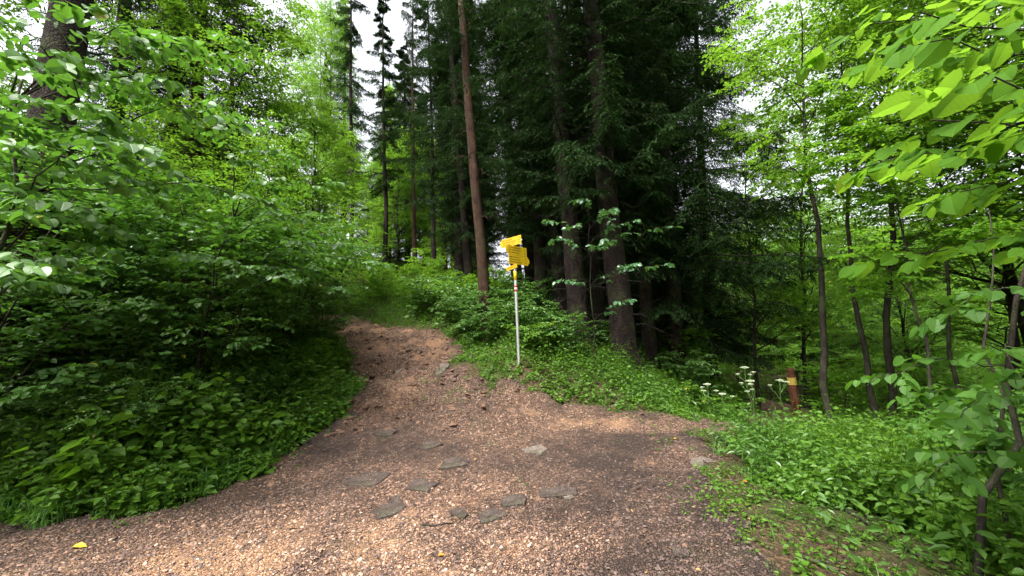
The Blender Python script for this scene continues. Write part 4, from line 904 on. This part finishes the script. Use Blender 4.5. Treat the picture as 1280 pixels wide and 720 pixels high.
# ------------------------------------------------------------------ white umbel flowers
M_umb = leafmat('umbel_petals', (.55,.62,.42), (.75,.80,.62), (.5,.6,.3), .3, .6, .2)
def umbel(px, py, d, lab, heads, seed):
    rs = np.random.default_rng(seed); e = at(px, py, d); gx_, gy_ = e[0], e[1]; g = np.array([gx_, gy_, float(H(gx_, gy_))-.03])
    root = thing('umbel_flower', lab, 'flower', tuple(g), 'white umbel flowers on the verge'); top = e-g; tb = Buf()
    st = limb((0, 0, 0), top, 8, 0, rs, .012); tubes(tb, st[None], (.006-.003*np.linspace(0, 1, 8))[None], 5)
    ends = [top]
    for k in range(heads-1):
        f = rs.uniform(.68, .9); a = rs.uniform(0, 6.28); s0 = on(st, f); e2 = s0+np.array([math.cos(a)*.13, math.sin(a)*.13, rs.uniform(.08, .2)]); e2[2] = min(e2[2], top[2]-.03)
        tubes(tb, limb(s0, e2, 5, 0, rs, .02)[None], np.full((1, 5), .0025), 4); ends.append(e2)
    heads_ = []
    for k, e2 in enumerate(ends):
        n = 24 if k == 0 else 12; rad = .050 if k == 0 else .028; hb = Buf()
        ph = np.arange(n)*2.39996; rr = rad*np.sqrt((np.arange(n)+.5)/n); um = np.stack([np.cos(ph)*rr, np.sin(ph)*rr, .030-.25*rr**2/rad], -1)+e2
        tubes(hb, np.stack([np.repeat(e2[None], n, 0), um], 1), np.full((n, 2), .0009), 3, .3)
        m = 12; pos = np.repeat(um, m, 0)+rs.normal(size=(n*m, 3))*np.array([.006, .006, .0025])*(1 if k == 0 else .8); a = rs.uniform(0, 6.28, n*m)
        put_leaves(hb, T_rhomb(.5), pos, np.stack([np.cos(a), np.sin(a), .1+0*a], -1), norm(UP+rs.normal(size=(n*m, 3))*.3), .0075+0*a, rs.random(n*m)*.98)
        heads_.append(hb)
    tb.obj('stem', M_stemg, root, True)
    for hb in heads_: hb.obj('flower_head', M_umb, root)
    lb = Buf(); P = []
    for k in range(9):
        f = rs.uniform(.1, .75); a = rs.uniform(0, 6.28); s0 = on(st, f); P.append(limb(s0, s0+np.array([math.cos(a), math.sin(a), .35])*rs.uniform(.1, .22), 4, .02, rs, .03))
    P = np.stack(P); tubes(lb, P, np.full(P.shape[:2], .0015), 3, .1); leaves_on(rs, lb, T_h, P, 7, .055, .3, 55, .8, .4, .2); lb.obj('leaf', M_herb, root)
umbel(884, 482, 5.6, 'leftmost white umbel flower on the verge at the path fork', 4, 1)
umbel(903, 494, 5.9, 'small low umbel flower between the leftmost and the tallest ones', 3, 2)
umbel(931, 461, 5.7, 'tallest umbel flower with a faint high head on the verge', 4, 3)
umbel(938, 478, 5.3, 'white umbel flower with the broadest head, in front of the tallest one', 5, 4)
umbel(975, 477, 5.9, 'rightmost umbel flower, next to the red-brown marker post', 4, 5)

# ------------------------------------------------------------------ slabs, sticks and single leaves on the path
M_slab = barkmat('slab_stone', (.045,.033,.028), (.085,.064,.054), (.14,.108,.09), 9.0, .2, .6)
M_slabp = barkmat('pale_slab', (.09,.07,.055), (.15,.12,.10), (.24,.20,.17), 7.0, .3, .5)
def slab(px, py, wpx, hpx, th, lab, mat=None, seed=1, ang=0):
    rs = np.random.default_rng(seed); c = G(px, py); a, b_ = G(px-wpx/2, py), G(px+wpx/2, py); w_ = np.linalg.norm(a-b_); f, n_ = G(px, py-hpx/2), G(px, py+hpx/2); l_ = np.linalg.norm(f-n_)
    th *= .65; n = 8; t = np.sort(np.arange(n)*6.283/n+rs.normal(size=n)*.3); k = 1+.25*rs.normal(size=n).clip(-1, 1)
    X = np.cos(t)*w_/2*k; Y = np.sin(t)*l_/2*k; X, Y = X*math.cos(ang)-Y*math.sin(ang)*w_/l_, Y*math.cos(ang)+X*math.sin(ang)*l_/w_
    c[2] = float(path_z(c[0], c[1])) if path_sd(c[0], c[1]) > 0 else float(H(c[0], c[1])); b = Buf()
    rings = [(1.04, -.05), (1.0, th*.8), (.97, th), (.5, th)]; V = []
    for sc_, z in rings: V += [(x_*sc_, y_*sc_, z+rs.normal()*.003+(float(path_z(c[0]+x_*sc_, c[1]+y_*sc_))-c[2])*.9-.003) for x_, y_ in zip(X, Y)]
    b.add(V, [[i*n+j, i*n+(j+1) % n, (i+1)*n+(j+1) % n, (i+1)*n+j] for i in range(3) for j in range(n)]); b.F.append(np.array([[3*n+j for j in range(n)]]))
    o = b.obj('stone_slab', mat or M_slab); o.location = tuple(c); o.rotation_euler = (0, 0, 0)
    tag(o, lab, 'stone', 'stone slabs in the path'); return o
slab(484, 640, 44, 24, .025, 'smooth grey-violet stone slab lying alone in the gravel, front centre', seed=2)
slab(455, 605, 56, 22, .02, 'broad mossy stone slab just above the smooth grey-violet one', seed=3)
slab(528, 612, 40, 14, .03, 'narrow slab with a green edge right of the mossy one', seed=4, ang=-.4)
slab(566, 585, 34, 14, .035, 'small upturned grey stone in the middle of the junction', seed=5)
slab(612, 648, 36, 16, .03, 'brownish slab in the front gravel, right of centre', seed=6)
slab(642, 632, 40, 14, .045, 'long tilted slab with a pale upper edge, right of the brownish one', seed=7, ang=-.6)
slab(696, 624, 46, 12, .035, 'dark mossy slab at the small bright puddle stone', seed=8)
slab(712, 629, 14, 7, .04, 'small white shiny stone beside the dark mossy slab', M_slabp, 9)
slab(884, 580, 44, 14, .03, 'pale flat slab at the right edge of the path below the umbel flowers', M_slabp, 10)
slab(574, 650, 20, 12, .04, 'small rounded brown stone between the violet and the brownish slab', seed=11)
slab(668, 568, 34, 10, .025, 'flat ochre slab set in the dark middle of the junction', M_slabp, 12)
slab(553, 460, 12, 5, .05, 'light stone in the washed-out rubble at the right of the rising path', M_slabp, 13)
slab(500, 467, 14, 6, .06, 'pinkish block in the rubble in the middle of the rising path', M_slabp, 14)
slab(480, 545, 26, 9, .03, 'grey slab among green tufts below the rising path', seed=15)
slab(440, 520, 24, 8, .03, 'flat stone at the left foot of the rising path', seed=16)
slab(540, 560, 30, 9, .03, 'worn brown slab in the middle of the junction', seed=17)
slab(850, 700, 20, 10, .035, 'grey pebble-like block at the bottom right of the gravel', seed=18)
def stick(p0, p1, r, lab, seed, K=9, name='fallen_branch', side=2, cat='branch'):
    rs = np.random.default_rng(seed); a, b_ = G(*p0), G(*p1); P = limb(a, b_, K, 0, rs, .015)
    for q in P: q[2] = max(float(H(q[0], q[1])), float(path_z(q[0], q[1])) if path_sd(q[0], q[1]) > 0 else -99)+r*.8
    base = P[0].copy(); b = Buf(); R = (r*(1-.5*np.linspace(0, 1, K)))[None]; tubes(b, (P-base)[None], R, 8, 0, .15, rs)
    if side:
        C, RR = grow(rs, (P-base)[None], R, side, .3, .9, .35, 40, -.02, 4, 1, .5, .02, .05); tubes(b, C, RR, 5)
    o = b.obj(name, M_sbark, None, True); o.location = tuple(base); return tag(o, lab, cat, 'fallen branches on the ground')
stick((1028, 622), (1165, 706), .022, 'fallen branch lying diagonally along the edge of the lower right verge', 1)
stick((1002, 698), (1048, 719), .015, 'short fallen branch at the bottom edge of the lower right verge', 2, side=1)
stick((528, 664), (566, 662), .010, 'short dark stick in the front gravel below the slabs', 3, side=0)
stick((362, 668), (376, 662), .006, 'thin curved twig on the pale gravel at the left', 4, side=1)
stick((860, 690), (868, 700), .007, 'brown twig on the gravel near the bottom right', 5, side=0)
stick((1080, 650), (1120, 648), .006, 'thin pale twig crossing the fallen branch', 6, side=0)
M_yl = plain('yellow_leaf', (.6,.38,.02), .6); M_ol = plain('orange_leaf', (.5,.16,.01), .6)
def one_leaf(px, py, s_, lab, mat, a):
    c = G(px, py); c[2] = max(float(H(c[0], c[1])), float(path_z(c[0], c[1])))+.015; b = Buf()
    put_leaves(b, T8n, np.zeros((1, 3)), np.array([[math.cos(a), math.sin(a), .1]]), np.array([[.15, -.1, 1.]]), np.array([s_]), np.zeros(1)); o = b.obj('fallen_leaf', mat); o.location = tuple(c)
    tag(o, lab, 'leaf', 'fallen coloured leaves')
one_leaf(277, 584, .05, 'yellow fallen leaf at the foot of the left bank', M_yl, .4)
one_leaf(457, 478, .09, 'yellow fallen leaf at the left of the rising path', M_yl, 2)
one_leaf(548, 699, .045, 'orange fallen leaf in the front gravel', M_ol, .2)
one_leaf(844, 552, .06, 'yellow fallen leaf at the right end of the gravel', M_yl, 1.2)
one_leaf(934, 605, .05, 'orange fallen leaf on the right verge below the pale slab', M_ol, 2.2)
one_leaf(90, 691, .10, 'long yellow fallen leaf in the lower left corner', M_yl, .1)
one_leaf(978, 618, .05, 'yellow-green fallen leaf on the mossy right verge', M_yl, .9)
